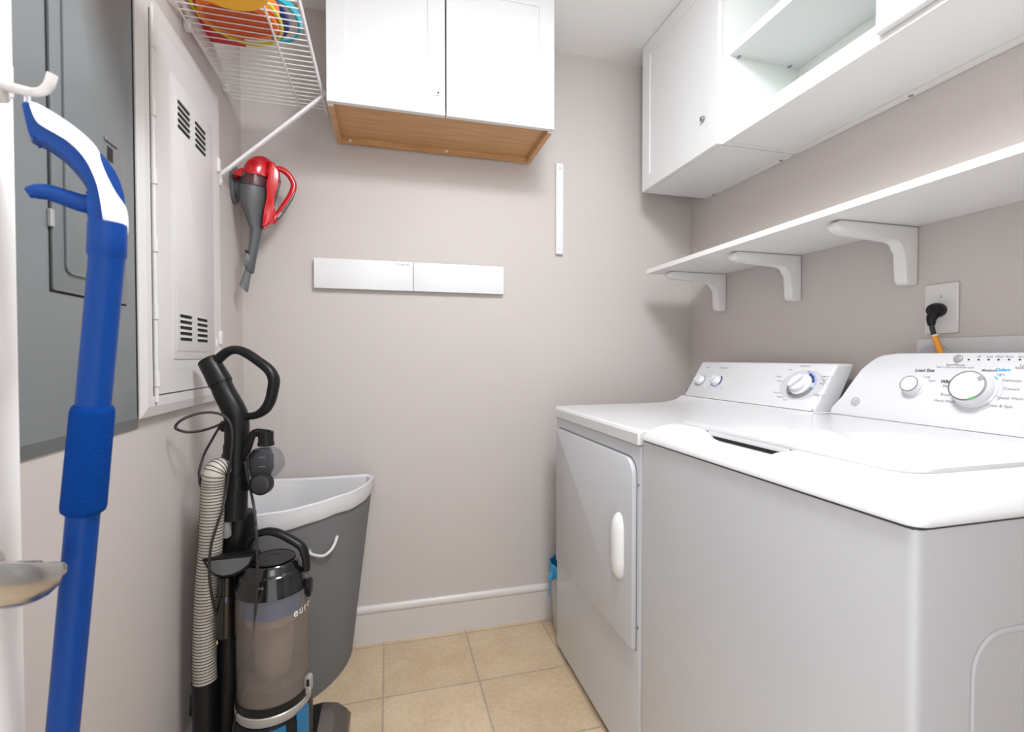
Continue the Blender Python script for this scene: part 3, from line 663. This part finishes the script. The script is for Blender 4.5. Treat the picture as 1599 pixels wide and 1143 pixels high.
# pet tool with clear cover, hung on the wand
def c8(x, y, d=D0): return at(330+x/7.146, 640+y/7.146, d)
b = B(); tube(b, smooth([c8(340, 520, D0-.01), c8(400, 440, D0-.018), c8(450, 300, D0-.02), c8(490, 255, D0-.02), c8(560, 260, D0-.02), c8(640, 270, D0-.02)], 4), [.010, .009, .008, .008, .009, .009], 12, flatten=(1, 1.3)); obj('tool_holder', b, 'black', t)
b = B(); lathe(b, [(.0200, 0), (.0205, .006), (.0185, .012), (.0190, .030), (.0182, .037), (.014, .037), (.014, .030)], c8(610, 380, D0-.02)-V((0, 0, .004)), (0, 0, 1), 24); pt_ = obj('tool_neck', b, 'black', t)
b = B(); hpb = c8(610, 560, D0-.02)
def ovloop(c, rx, ry, dz, n=24): return [c+RT*(rx*cos(a))+V((FW.x, FW.y, 0))*(ry*sin(a))+V((0, 0, dz)) for a in [2*pi*k/n for k in range(n)]]
TL = []
for k in range(1, 16):
    th = pi*k/16; q = sin(th)**.62; lo_ = max(0, -cos(th))
    TL.append(ovloop(hpb+RT*(.003-.020*lo_**1.5), .045*q*(1-.30*lo_), .034*q*(1-.2*lo_), -.014+.049*cos(th)))
loft(b, TL); obj('tool_cover', b, 'clear2', t)
b = B(); loft(b, [ovloop(hpb-RT*.010, .020, .020, .030), ovloop(hpb-RT*.012, .030, .026, .016), ovloop(hpb-RT*.012, .031, .026, -.02), ovloop(hpb-RT*.014, .022, .022, -.045)]); br_ = obj('brush_roll', b, 'black', t)
for dz in (.012, -.012):
    b = B(); tube(b, [hpb-RT*.004-FW*.0285+V((0, 0, dz)), hpb+RT*.010-FW*.024+V((0, 0, dz))], .0008, 6); obj('bristle_row', b, 'silver', br_)
b = B(); lathe(b, [(.028, -.010), (.028, .008), (.024, .011)], c8(560, 825, D0-.045), -FW, 28); pw = obj('turbine_cap', b, 'black', t)
b = B(); lathe(b, [(.0235, .0112), (.019, .0145), (.008, .016)], c8(570, 825, D0-.045), -FW, 24); obj('turbine_window', b, 'smoke', pw)
b = B(); tube(b, [c8(340, 860, D0), c8(420, 850, D0-.02), c8(520, 830, D0-.035)], [.013, .011, .012], 12); obj('tool_clip', b, 'black', t)
# hose and its lower tube
dh = 1.225
hp = [at(358, 742, dh+.05), at(347, 731, dh+.02), at(336, 738, dh), at(333, 760, dh), at(331.8, 793, dh), at(328.9, 850, dh), at(324, 905, dh), at(320.5, 970, dh), at(319.5, 1030, dh), at(320, 1066, dh)]
hs = smooth(hp, 14); b = B(); tube(b, hs, .0272, 20)
obj('hose', b, 'hose', t)
b = B(); acc = 0; nxt = 0
for i in range(1, len(hs)):
    seg_ = (hs[i]-hs[i-1]).length
    while acc+seg_ > nxt:
        f_ = (nxt-acc)/seg_; p = hs[i-1].lerp(hs[i], f_); tn = (hs[i]-hs[i-1]).normalized()
        lathe(b, [(.0268, -.0010), (.0286, -.0008), (.0286, .0008), (.0268, .0010)], p, tn, 18, cap=False); nxt += .0042 if nxt < .06 else .0078
    acc += seg_
obj('hose_ribs', b, 'rib', t)
lo = at(320, 1064, dh); b = B(); tube(b, [lo+V((0, 0, .004)), lo-V((0, 0, .02)), lo-V((0, 0, .2)), V((lo.x, lo.y, .05))], [.0300, .0295, .0270, .0265], 22); obj('hose_cuff', b, 'black', t)
b = B(); tube(b, [at(302, 1085, dh), at(301, 1115, dh)], [.007, .009], 10); obj('hose_latch', b, 'black', t)
# spine
b = B(); sp = []
for x_, y_, rx, ry in ((396, 18, .042, .034), (396, 26, .049, .040), (392, 120, .049, .044), (385, 240, .046, .046), (375, 420, .040, .044), (360, 560, .040, .046), (358, 720, .046, .050), (362, 800, .050, .052), (360, 960, .049, .052), (350, 1200, .052, .056), (350, 1420, .060, .06)):
    c = a6(x_, y_, D0+.03); sp.append([c+RT*(rx*cos(a)*(1 if abs(cos(a)) < .7 else .96))+V((FW.x, FW.y, 0))*(ry*sin(a)) for a in [2*pi*k/24 for k in range(24)]])
loft(b, sp); obj('spine', b, 'black', t)
b = B(); prism(b, rrect(-.010, .010, -.030, .030, .004), a6(335, 95, D0-.025), RT, UP, FW, -.004, .008, .002, 2); obj('release_tab', b, 'silver', t)
# half-moon cord hook
pts = [(208, 262), (480, 233), (476, 262), (455, 300), (415, 332), (370, 352), (320, 360), (275, 350), (240, 318)]
dq = D0-.075; KQ = dq/FPX; OQ = at(0, 0, dq)
q = [((250+x/3.2657)*KQ, -(793+y/3.2657)*KQ) for x, y in pts]
b = B(); prism(b, q, OQ, RT, UP, FW, 0, .034, .004, 2); hk = obj('cord_hook', b, 'black', t)
q2 = [((250+x/3.2657)*KQ, -(793+y/3.2657)*KQ) for x, y in [(235, 274), (466, 250), (450, 288), (410, 318), (365, 338), (320, 345), (280, 335), (252, 308)]]
b = B(); prism(b, q2, OQ, RT, UP, FW, -.002, .001, .0008, 1); obj('face_plate', b, 'mgrey', hk)
b = B(); tube(b, [a6(340, 345, D0-.045), a6(338, 440, D0-.045)], [.0195, .0195], 18); tube(b, [a6(338, 438, D0-.045), a6(338, 446, D0-.045), a6(336, 470, D0-.045), a6(334, 640, D0-.04)], [.0215, .024, .0235, .026], 18); obj('hook_post', b, 'gloss', t)
# dust bin
bx = at(427, 1010, D0-.02); bxy = V((bx.x, bx.y, 0)); RBn = .0865
def zat(py, d=D0-.105): return at(427, py, d).z
z_rim, z_bot = zat(940), zat(1110)
z_lid = zat(872, D0-.02)
b = B(); lathe(b, [(.062, z_lid+.002), (.068, z_lid-.004), (.070, z_lid-.014), (.078, z_lid-.022), (.0815, z_rim+.02), (.087, z_rim+.012), (.088, z_rim)][::-1], bxy, (0, 0, 1), 44); lid = obj('bin_lid', b, 'gloss', t)
b = B(); lathe(b, [(.056, z_lid+.0045), (.054, z_lid+.006), (.050, z_lid+.0035), (.024, z_lid+.003), (.022, z_lid+.005), (.012, z_lid+.0035)], bxy, (0, 0, 1), 40); obj('filter_cap', b, 'black', lid)
text('lettering', 'MAX', .009, bxy+V((0, 0, z_rim+.032))-FW*.0835+RT*.010, RT, (0, 0, 1), 'silver', lid)
hp = [(452, 250), (450, 190), (478, 145), (540, 120), (600, 128), (670, 162), (722, 198), (742, 250), (748, 320)]
b = B(); hd_ = [D0-.02]*9
tube(b, smooth([a6(*p, d) for p, d in zip(hp, hd_)], 5), [.0105, .010, .009, .009, .0095, .0095, .0095, .009, .008], 14, flatten=(1.4, 1)); obj('bin_handle', b, 'black', t)
b = B(); lathe(b, [(.0865, z_bot), (.0865, z_rim), (.0845, z_rim), (.0845, z_bot)], bxy, (0, 0, 1), 48, cap=False); bin_ = obj('dust_bin', b, 'clear', t)
b = B(); lathe(b, [(.040, z_bot+.03), (.046, z_bot+.10), (.052, z_rim-.085), (.066, z_rim-.08), (.070, z_rim-.03)], bxy, (0, 0, 1), 36); obj('cyclone', b, 'cyclone', bin_)
b = B(); lathe(b, [(.0705, z_rim-.058), (.0725, z_rim-.004)], bxy, (0, 0, 1), 36); obj('shroud', b, 'bluepl', bin_)
b = B(); lathe(b, [(.083, z_bot+.001), (.083, z_bot+.038), (.070, z_bot+.052), (.045, z_bot+.045), (.02, z_bot+.05)], bxy, (0, 0, 1), 30)
for v in b.verts:
    if v.co.z > z_bot+.03: v.co.z += random.uniform(-.005, .005)
obj('dust', b, 'dust', bin_)
# wording wrapped round the bin
s = 'eureka'; ang = None
fr2 = -V((FW.x, FW.y, 0)).normalized()
for i, ch in enumerate(s):
    a = 1.10+i*.20; n_ = fr2*cos(a)+RT*sin(a); u_ = RT*cos(a)-fr2*sin(a)
    text('lettering', ch, .030, bxy+V((0, 0, zat(972)))+n_*(RBn+.0012), u_, (0, 0, 1), 'inkwhite', bin_, bold=.0003)
b = B(); lathe(b, [(.0880, z_bot-.020), (.0890, z_bot-.018), (.0890, z_bot), (.086, z_bot+.001)], bxy, (0, 0, 1), 44); obj('bin_base', b, 'black', t)
b = B(); lathe(b, [(.0885, z_bot-.044), (.0905, z_bot-.040), (.0905, z_bot-.022), (.088, z_bot-.020)], bxy, (0, 0, 1), 44); obj('silver_band', b, 'silver', t)
b = B(); lathe(b, [(.086, .05), (.093, .07), (.095, z_bot-.065), (.0895, z_bot-.046)], bxy, (0, 0, 1), 44); obj('base_body', b, 'black', t)
def wrap(b, r, a0, a1, z0_, z1_, n=12, slant=0):
    rows = []
    for k in range(n+1):
        a = a0+(a1-a0)*k/n; nn = fr2*cos(a)+RT*sin(a)
        rows.append([bxy+nn*rr+V((0, 0, zz)) for rr, zz in ((r-.004, z0_), (r, z0_), (r, z1_+slant*k/n), (r-.004, z1_+slant*k/n))])
    loft(b, rows); return b
zb = z_bot-.046
obj('base_trim', wrap(B(), .0955, .05, .75, .04, zb-.010, slant=.006), 'cyan', t)
obj('base_trim', wrap(B(), .0955, 1.05, 1.5, .04, zb+.006), 'cyan', t)
obj('base_trim', wrap(B(), .0955, -1.1, -.62, .04, zb-.022), 'cyan', t)
for py, m_ in ((915, 'black'), (1066, 'silver')):
    c = at(482, py, D0-.02); b = B(); prism(b, rrect(-.008, .007, -.020, .020, .004), c, RT, UP, FW, -.008, .010, .003, 2)
    prism(b, rrect(-.003, .010, -.022, -.004, .003), c, RT, UP, FW, -.013, -.008, .002, 2); lt = obj('bin_latch', b, m_, t)
    b = B(); prism(b, rrect(-.002, .005, -.008, .014, .002), c, RT, UP, FW, -.0095, -.008); obj('latch_slot', b, 'slot', lt)
# floor head, facing the middle of the room
nx = at(522, 1108, 1.42); hx, hy = nx.x, nx.y
b = B(); L = []
for y_, s_ in ((hy+.055, .75), (hy+.045, .92), (hy+.01, 1), (hy-.16, 1), (hy-.24, 1), (hy-.275, .92), (hy-.285, .75)):
    L.append([V((hx-.02+x, y_, z)) for x, z in ((-.12, .02), (-.12, .070*s_), (-.065, .094*s_), (-.018, .100*s_), (.026, .090*s_), (.054, .064*s_), (.062, .035), (.055, .012), (.0, .010), (-.06, .010))])
loft(b, L); hdm = obj('floor_head', b, 'black', t, ang=50)
b = B(); L = []
for y_, s_ in ((hy+.052, .72), (hy+.035, .97), (hy-.02, 1.03), (hy-.09, 1.03), (hy-.10, .98)):
    L.append([V((hx-.02+x, y_, z)) for x, z in ((-.016, .1030*s_), (.012, .0985*s_), (.030, .0915*s_), (.055, .068*s_), (.065, .040), (.060, .036), (.050, .062*s_), (.026, .0865*s_), (.010, .094*s_), (-.014, .0985*s_))])
loft(b, L); obj('brush_window', b, 'clear', hdm, ang=50)
b = B(); tube(b, [bxy+V((.03, 0, .05)), V((hx-.10, hy-.10, .055))], [.05, .045], 18); obj('neck', b, 'black', t)
wxy = at(365, 1143, D0)
for s_ in (-1, 1):
    b = B(); lathe(b, [(.03, -.014), (.048, -.012), (.050, -.006), (.050, .006), (.048, .012), (.03, .014)], V((bxy.x-.10, bxy.y+.085*s_, .051)), (0, 1, 0), 26); obj('wheel', b, 'black', t)

# ---------------------------------------------------------------- small bin behind the dryer
bc = V((.755, 1.8665, .002))
t = empty('waste_bin', bc, 'small pale grey waste bin with blue bag squeezed between dryer and back wall', 'bin')
b = B(); lathe(b, [(.074, 0), (.080, .004), (.097, .268), (.099, .270), (.095, .270), (.076, .006)], bc, (0, 0, 1), 36); obj('body', b, 'binw', t)
b = B(); lathe(b, [(.0985, .232), (.101, .245), (.1025, .268), (.1005, .280), (.094, .282), (.092, .262), (.085, .12)], bc, (0, 0, 1), 36, cap=False)
for v in b.verts: v.co += V((random.uniform(-.002, .002), random.uniform(-.001, .001), random.uniform(-.005, .005)))
bg = obj('bag', b, 'bag', t)
k0 = bc+V((-.1035, -.018, .236))
b = B(); lathe(b, [(.004, .022), (.010, .014), (.012, 0), (.009, -.012), (.004, -.016)], k0, (.2, 0, 1), 12)
tube(b, smooth([k0+V((0, 0, -.008)), k0+V((-.006, -.004, -.03)), k0+V((-.012, -.008, -.055)), k0+V((-.020, -.010, -.078))], 4), [.006, .005, .007, .004], 8, flatten=(1, .35)); obj('knot', b, 'bag', t)

# ---------------------------------------------------------------- appliances: shared console helper
def console(parent, name, poly, p_bot, p_top, depth, bev=.008):
    """poly in (u, s): u runs towards the doorway (-y), s up the sloping face; returns o, U, W, N"""
    o = V((p_bot[0], 0, p_bot[1])); W = (V((p_top[0], 0, p_top[1]))-o).normalized(); U = V((0, -1, 0)); N = U.cross(W)
    b = B(); A = [o+U*a+W*c for a, c in poly]; n = len(A)
    va = [b.verts.new(p) for p in A]; vb = [b.verts.new(V((p.x+depth*(1-.25*(p.z-o.z)/.2), p.y, p.z))) for p in A]
    f = b.faces.new(va); b.faces.new(vb[::-1])
    for k in range(n): b.faces.new((va[k], va[(k+1) % n], vb[(k+1) % n], vb[k]))
    bmesh.ops.bevel(b, geom=list(f.edges), offset=bev, segments=3, profile=.5, affect='EDGES')
    return obj(name, b, 'enamel', parent), o, U, W, N

# ---------------------------------------------------------------- dryer
y0, y1 = 1.113, 1.757
t = empty('clothes_dryer', (XD+.35, (y0+y1)/2, 0), 'white front-loading clothes dryer at the far end beside the back wall', 'dryer')
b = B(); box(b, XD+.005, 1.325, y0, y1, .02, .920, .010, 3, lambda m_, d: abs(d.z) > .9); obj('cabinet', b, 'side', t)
b = B(); box(b, XD+.02, 1.31, y0+.01, y1-.01, .001, .021); obj('plinth', b, 'dark', t)
b = B(); box(b, XD+.002, 1.32, y0+.001, y1-.001, .9165, .9205); obj('top_gap', b, 'inkgrey', t)
prof = [(XD-.003, .9195), (XD-.003, .948), (XD+.001, .955), (XD+.008, .9585), (.72, .960), (1.05, .961), (1.11, .963), (1.150, .968), (1.178, .976), (1.20, .990), (1.335, .990), (1.335, .9195)]
b = B(); loft(b, [[V((x+(.004 if e else 0)*(1 if x < 1 else 0), y, z-(.004 if e and z > .93 else 0))) for x, z in prof] for y, e in ((y0-.0005, 1), (y0+.004, 0), (y1-.002, 0), (y1+.002, 1))]); obj('top', b, 'enamel', t, ang=25)
# door: rounded at the top, straight along its lower seam
b = B(); dpoly = rrect(-1.724, -1.136, .366, .877, [.042, .012, .001, .001], 6)
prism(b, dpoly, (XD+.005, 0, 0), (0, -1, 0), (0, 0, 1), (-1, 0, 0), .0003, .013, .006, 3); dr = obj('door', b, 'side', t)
b = B(); prism(b, rrect(-1.729, -1.131, .3625, .882, [.046, .014, .001, .001], 6), (XD+.005, 0, 0), (0, -1, 0), (0, 0, 1), (-1, 0, 0), 0, .0004); obj('door_gap', b, 'inkgrey', t)
b = B(); hl = []
for z, w_, d_ in ((.527, .006, .003), (.534, .017, .012), (.548, .024, .020), (.575, .027, .023), (.66, .027, .023), (.690, .024, .020), (.706, .017, .012), (.714, .006, .003)):
    hl.append([V((XD-.0078-d_*max(0, sin(a)), 1.207+w_*cos(a), z)) for a in [pi*k/10 for k in range(11)]])
loft(b, hl); obj('handle', b, 'plastic', dr)
for z in (.405, .775):
    b = B(); box(b, XD-.001, XD+.006, 1.733, 1.742, z, z+.050, .001, 1); obj('hinge', b, 'inkgrey', t)
for z in (.430, .812):
    b = B(); disc(b, (XD+.005, 1.125, z), (-1, 0, 0), .004, .002, 12); obj('screw', b, 'steel', t)
pol = rrect(-1.744, -1.116, 0, .166, [.012, .012, .001, .001], 4)
cons, o, U, W, N = console(t, 'console', pol, (1.203, .990), (1.290, 1.130), .075)
def cp(px, py, lift=.0012): return hit(px, py, o, N)+N*lift
def knob(parent, name, c, r, h, m='knob', grip=True, gm='knob'):
    b = B(); lathe(b, [(r*1.02, 0), (r*1.02, h*.25), (r*.86, h*.45), (r*.78, h*.9), (r*.70, h), (r*.1, h)], c, N, 30); k = obj(name, b, m, parent)
    if grip:
        b = B(); d_ = (W*.8+U*.6).normalized(); s_ = N.cross(d_)
        prism(b, rrect(-r*.22, r*.22, -r*.72, r*.72, r*.2, 4), c+N*h, s_, d_, N, 0, h*.5, h*.15, 2); obj('finger_grip', b, gm, k)
    return k
for px, py in ((1094, 594), (1119, 595)): knob(cons, 'knob', cp(px, py, 0), .021, .018)
c0 = cp(1119, 595); b = B(); sector(b, c0, U, W, .0225, .028, -40, 60); obj('dial_mark', b, 'inknavy', cons, flat=True)
b = B(); sector(b, c0, U, W, .0225, .027, -150, -45); obj('dial_mark', b, 'inkblue', cons, flat=True)
c0 = cp(1094, 594); b = B(); sector(b, c0, U, W, .0222, .025, -140, 80); obj('dial_mark', b, 'inkgrey', cons, flat=True)
text('lettering', 'Start', .009, cp(1106, 574), U, W, 'inkgrey', cons); text('lettering', 'Temperature', .009, cp(1131, 574.5), U, W, 'inkgrey', cons); text('lettering', 'High', .007, cp(1136, 583.5), U, W, 'inkpale', cons)
text('lettering', 'Off', .007, cp(1107, 606), U, W, 'inkblue', cons); text('lettering', 'Low', .007, cp(1126, 606.5), U, W, 'inkcyan', cons)
b = B(); e0 = cp(1072, 609); sector(b, e0, U, W, 0, .0075, 0, 360, 18); em = obj('emblem', b, 'inkblack', cons, flat=True)
b = B(); sector(b, e0+N*.0004, U, W, .0048, .0058, 0, 360, 18); sector(b, e0+N*.0004, U, W, .0008, .002, 0, 360, 10); obj('emblem_mark', b, 'inkwhite', em, flat=True)
c0 = cp(1251, 601, .0008)
b = B(); sector(b, c0-N*.0003, U, W, 0, .079, 0, 360, 40, 1, .68); obj('dial_field', b, 'inkpale', cons, flat=True)
b = B(); sector(b, c0, U, W, 0, .034, 0, 360, 40); obj('dial_centre', b, 'inkwhite', cons, flat=True)
b = B()
for k in range(9): sector(b, c0+N*.0003, U, W, .036, .0495, 178+k*19.4, 178+k*19.4+18.6, 4)
obj('dial_ring', b, 'inkgrey', cons, flat=True)
b = B()
for k in range(3): sector(b, c0+N*.0003, U, W, .036, .0445, 14+k*21, 14+k*21+19.5, 5)
obj('dial_ring', b, 'inknavy', cons, flat=True)
b = B(); sector(b, c0+N*.0003, U, W, .0447, .0505, -2, 90, 12); obj('dial_ring', b, 'inkblue', cons, flat=True)
b = B(); sector(b, c0+N*.0003, U, W, .036, .0495, 82, 176, 12); obj('dial_ring', b, 'inklilac', cons, flat=True)
dk = knob(cons, 'timer_knob', c0, .036, .022)
for px, py, s_ in ((1216, 588, 'Cottons'), (1218, 595, 'Normal'), (1214, 613, 'Easy care'), (1219, 620, 'Delicates'), (1226, 624.5, 'Knits'), (1235, 577.5, 'Off'), (1291, 588.5, 'TIMED DRY'), (1289, 592.5, 'Less dry'), (1288, 596, 'Dry'), (1287, 599.5, 'More dry'), (1279, 617.5, 'TIMED DRY'), (1258, 572, 'AUTO DRY')):
    text('lettering', s_, .0075, cp(px, py), U, W, 'inkgrey', cons)

# ---------------------------------------------------------------- washer
y0, y1 = .440, 1.1075
t = empty('washing_machine', (XD+.35, (y0+y1)/2, 0), 'white top-loading washing machine nearest the doorway in front of the dryer', 'washing machine')
b = B(); xa, xb, za, zb_ = XD+.002, 1.30, .02, .9325
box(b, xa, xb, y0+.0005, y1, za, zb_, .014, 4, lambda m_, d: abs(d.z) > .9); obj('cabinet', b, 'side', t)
# recessed side panel facing the doorway
rc_ = rrect(.735, 1.20, .06, .788, .055, 6)
b = B(); n = len(rc_); mid = ((.735+1.20)/2, (.06+.788)/2)
outer = [((xa+.016 if x < mid[0] else xb-.016) if True else x, (zb_-.001 if z > mid[1] else za+.001)) for x, z in rc_]
def off(p, k): return (p[0]+(mid[0]-p[0])*k, p[1]+(mid[1]-p[1])*k)
rr = lambda i: rrect(.735+i, 1.20-i, .06+i, .788-i, .055-i*.6, 6)
loft(b, [[V((x, y0, z)) for x, z in rc_], [V((x, y0-.0022, z)) for x, z in rr(.003)], [V((x, y0-.0022, z)) for x, z in rr(.006)], [V((x, y0+.0002, z)) for x, z in rr(.010)]]); obj('side_panel', b, 'side', t, ang=15)
b = B(); box(b, XD+.02, 1.28, y0+.02, y1-.02, .001, .021); obj('plinth', b, 'dark', t)
b = B(); box(b, XD+.0022, 1.29, y0+.0015, y1-.002, .932, .9375, .012, 3, lambda m_, d: abs(d.z) > .9); obj('top_gap', b, 'inkblack', t)
b = B(); loft(b, [[V((x, y, z)) for x, y in rrect(XD-.004+q, 1.32-q*.4, y0-.005+q, y1+.002-q*.8, .020+q*.6, 6)] for z, q in ((.937, .0012), (.938, 0), (.941, 0), (.946, .0018), (.953, .0055), (.960, .0110), (.967, .0180), (.973, .0260), (.978, .0345), (.982, .044), (.9843, .053), (.985, .062))])
deck = obj('top_deck', b, 'enamel', t, ang=60)
# hand scoop under the lid's front lip
cb = B(); L = []
for x, z, dy in ((XD-.02, .9555, 0), (.66, .953, 0), (.690, .960, 0), (.7125, .9685, 0)):
    hw0, hw1 = .078, .135
    sec = [(hw1, 1.02), (hw1, .988), (hw1-.020, .9795), (hw0+.020, z+.004), (hw0, z)]
    L.append([V((x, .812+a, c)) for a, c in sec]+[V((x, .812-a, c)) for a, c in sec[::-1]])
loft(cb, L); boolean(deck, obj('cutter', cb, 'enamel'))
b = B(); lp = rrect(.702, 1.195, .495, 1.052, .045, 7)
prism(b, lp, (0, 0, .9835), (1, 0, 0), (0, 1, 0), (0, 0, 1), 0, .0085, .0045, 3)
box(b, .702, .712, .70, .925, .974, .985, .002, 2); obj('lid', b, 'enamel', t, ang=40)
b = B(); box(b, .704, .7122, .715, .909, .9675, .9738); obj('slit', b, 'slot', t)
L0 = sqrt(.07**2+.175**2)
side = [(-1.104, 0), (-1.092, .018), (-1.078, .055), (-1.060, .105), (-1.046, .140), (-1.032, .163), (-1.015, .178), (-.995, .1855), (-.965, .188)]
pol = side[::-1]+[(a, c) for a, c in [(-.444+0*a_, c_) for a_, c_ in ((0, 0),)]]
far = [(-(y0+y1)-a, c) for a, c in side]
pol = side+far[::-1]
cons, o, U, W, N = console(t, 'console', pol, (1.243, .9855), (1.313, 1.1605), .048, .006)
b = B(); box(b, 1.236, 1.245, y0+.01, y1-.012, .9845, .9862); obj('console_seam', b, 'inkpale', t)
cD = hit(1522, 609, o, N)
b = B(); lathe(b, [(.0435, 0), (.0428, .0035), (.040, .006)], cD, N, 44); dk = obj('cycle_dial', b, 'knob', cons)
b = B(); lathe(b, [(.040, .005), (.0392, .012), (.0365, .025), (.035, .0265)], cD, N, 44); obj('dial_grip', b, 'knob', dk)
b = B(); lathe(b, [(.0325, .0262), (.0358, .0268), (.0355, .0288), (.0325, .0292)], cD, N, 44, cap=False); obj('dial_ring', b, 'steel', dk)
b = B(); disc(b, cD, N, .0327, .0292, 36, .001); obj('dial_cap', b, 'plastic', dk)
b = B(); sector(b, cD+N*.0301, U, W, .024, .0358, 28, 50, 5); obj('pointer', b, 'silver', dk, flat=True)
b = B(); sector(b, cD+N*.0301, U, W, .0315, .0360, 288, 312, 5); obj('pointer', b, 'inkgreen', dk, flat=True)
cS = hit(1427, 603, o, N)
b = B(); lathe(b, [(.0270, 0), (.0262, .0025), (.0238, .0045), (.0215, .017), (.0205, .018)], cS, N, 36); kn = obj('load_knob', b, 'knob', cons)
b = B(); lathe(b, [(.0188, .0178), (.0210, .0182), (.0208, .0196), (.0188, .0200)], cS, N, 36, cap=False); obj('knob_ring', b, 'steel', kn)
b = B(); disc(b, cS, N, .0190, .0200, 30, .001); obj('knob_cap', b, 'plastic', kn)
b = B(); disc(b, hit(1496.5, 560.3, o, N), N, .0098, .003, 24, .0012); obj('start_button', b, 'silver', cons)
def T(px, py, s_, size=.0085, m='inkgrey', **k): text('lettering', s_, size, cp(px, py, .0009), U, W, m, cons, **k)
T(1444, 578.5, 'Load Size', .0115, 'inkblack', shear=.15, bold=.0002); T(1448, 588.5, 'Large', .007); T(1456, 594.5, 'Super', .007)
T(1492, 570, 'Start/Pause', .0085); T(1491, 573.6, 'Push to start or pause the cycle', .006)
for px, s_ in ((1529.5, 'Fill'), (1546, 'Soak'), (1561, 'Wash'), (1577, 'Rinse'), (1595, 'Spin')): T(px, 557, s_, .0062)
b = B()
for px in (1513, 1528.5, 1544, 1559.5, 1576, 1593): sector(b, cp(px, 561.7, .0009), U, W, 0, .0022, 0, 360, 10)
obj('indicator', b, 'inkblack', cons, flat=True)
T(1545, 578.5, 'Medium', .0085, 'inkgrey', bold=.0002); T(1566, 577.5, 'Colors', .0095, 'inkcyan', shear=.15, bold=.0003); T(1563, 585, 'Light', .0075)
for px, py, s_ in ((1580.5, 594.5, 'Delicates'), (1580, 607.5, 'Casuals'), (1577, 622, 'Speed Wash'), (1560.5, 634, 'Drain & Spin'), (1476, 616.3, 'Rinse'), (1475, 626.3, 'Hand Wash'), (1481, 603, 'Heavy'), (1598, 571, 'Lid'), (1597, 574.5, 'locked')): T(px, py, s_, .009)
T(1481, 596.3, 'Whites', .011, 'inkblack', shear=.15, bold=.0004)
b = B(); b.faces.new([b.verts.new(cp(px, py, .001)) for px, py in ((1540.5, 586.5), (1542, 589), (1549, 590.3), (1556.5, 593.2), (1559, 591.4), (1553, 587.8), (1545, 586))]); obj('dial_mark', b, 'inkcyan', cons, flat=True)
b = B(); sector(b, cD+N*.0009, U, W, .047, .0505, -25, 22, 10); sector(b, cD+N*.0009, U, W, .047, .0505, -62, -40, 6); obj('dial_mark', b, 'inkpale', cons, flat=True)
e0 = hit(1336, 627, o, N)+N*.001
b = B(); lathe(b, [(.0135, 0), (.0135, .0012), (.012, .0016)], e0-N*.001, N, 26); em = obj('emblem', b, 'inkpale', cons)
b = B(); sector(b, e0+N*.0009, U, W, .0100, .0112, 0, 360, 22); sector(b, e0+N*.0009, U, W, .003, .0042, 20, 330, 14); sector(b, e0+N*.0009, U, W, .0062, .0072, 200, 420, 14); obj('emblem_mark', b, 'inkgrey', em, flat=True)

# ---------------------------------------------------------------- outlet, plug and valve box behind the washer
t = empty('outlet', (XR, .91, 1.276), 'white single wall outlet plate above the washing machine', 'outlet')
b = B(); prism(b, rrect(.871, .948, 1.212, 1.341, .003, 3), (XR-.0003, 0, 0), (0, 1, 0), (0, 0, 1), (-1, 0, 0), 0, .006, .003, 2); obj('cover_plate', b, 'outlet', t)
b = B(); disc(b, (XR-.0062, .9095, 1.272), (-1, 0, 0), .019, .003, 28, .001); obj('receptacle', b, 'outlet', t)
b = B(); box(b, XR-.0068, XR-.006, .9085, .9105, 1.303, 1.311); obj('screw', b, 'steel', t)
t = empty('power_cable', (XR-.03, .90, 1.10), 'black washer power cord with orange tag plugged into the wall outlet', 'cable')
c = V((XR-.0094, .9095, 1.272))
b = B(); lathe(b, [(.017, 0), (.0185, .004), (.0185, .018), (.015, .028), (.009, .031)], c, (-1, 0, 0), 20)
tube(b, smooth([c+V((-.018, 0, -.008)), c+V((-.026, .002, -.022)), c+V((-.027, .001, -.040))], 4), [.014, .011, .0075], 14); obj('plug', b, 'black', t)
rn = [c+V((-.027, .001, -.036)), c+V((-.026, -.002, -.055)), c+V((-.026, -.010, -.080)), c+V((-.026, -.022, -.115)), c+V((-.027, -.035, -.17)), c+V((-.027, -.05, -.28))]
b = B(); tube(b, smooth(rn, 5), .0055, 12); obj('cord', b, 'rubber', t)
b = B(); tube(b, [c+V((-.026, -.0065, -.068)), c+V((-.026, -.014, -.092)), c+V((-.026, -.0245, -.122))], .0068, 12); tg = obj('tag', b, 'tag', t)
b = B()
tube(b, [c+V((-.0248, -.0052, -.0640)), c+V((-.0246, -.0062, -.0675))], .0070, 12)
obj('tag_band', b, 'inkwhite', tg)
t = empty('washer_outlet_box', (XR, .80, 1.0), 'white plastic laundry valve box in the wall behind the washing machine', 'outlet box')
b = B(); prism(b, rrect(.60, .965, .985, 1.200, .008, 4), (XR-.0003, 0, 0), (0, 1, 0), (0, 0, 1), (-1, 0, 0), 0, .010, .003, 2); obj('face_plate', b, 'boxw', t)
b = B(); lathe(b, [(.042, 0), (.042, .006), (.034, .010), (.012, .011)], (XR-.0103, .918, 1.142), (-1, 0, 0), 30); obj('drain_cap', b, 'pipe', t)
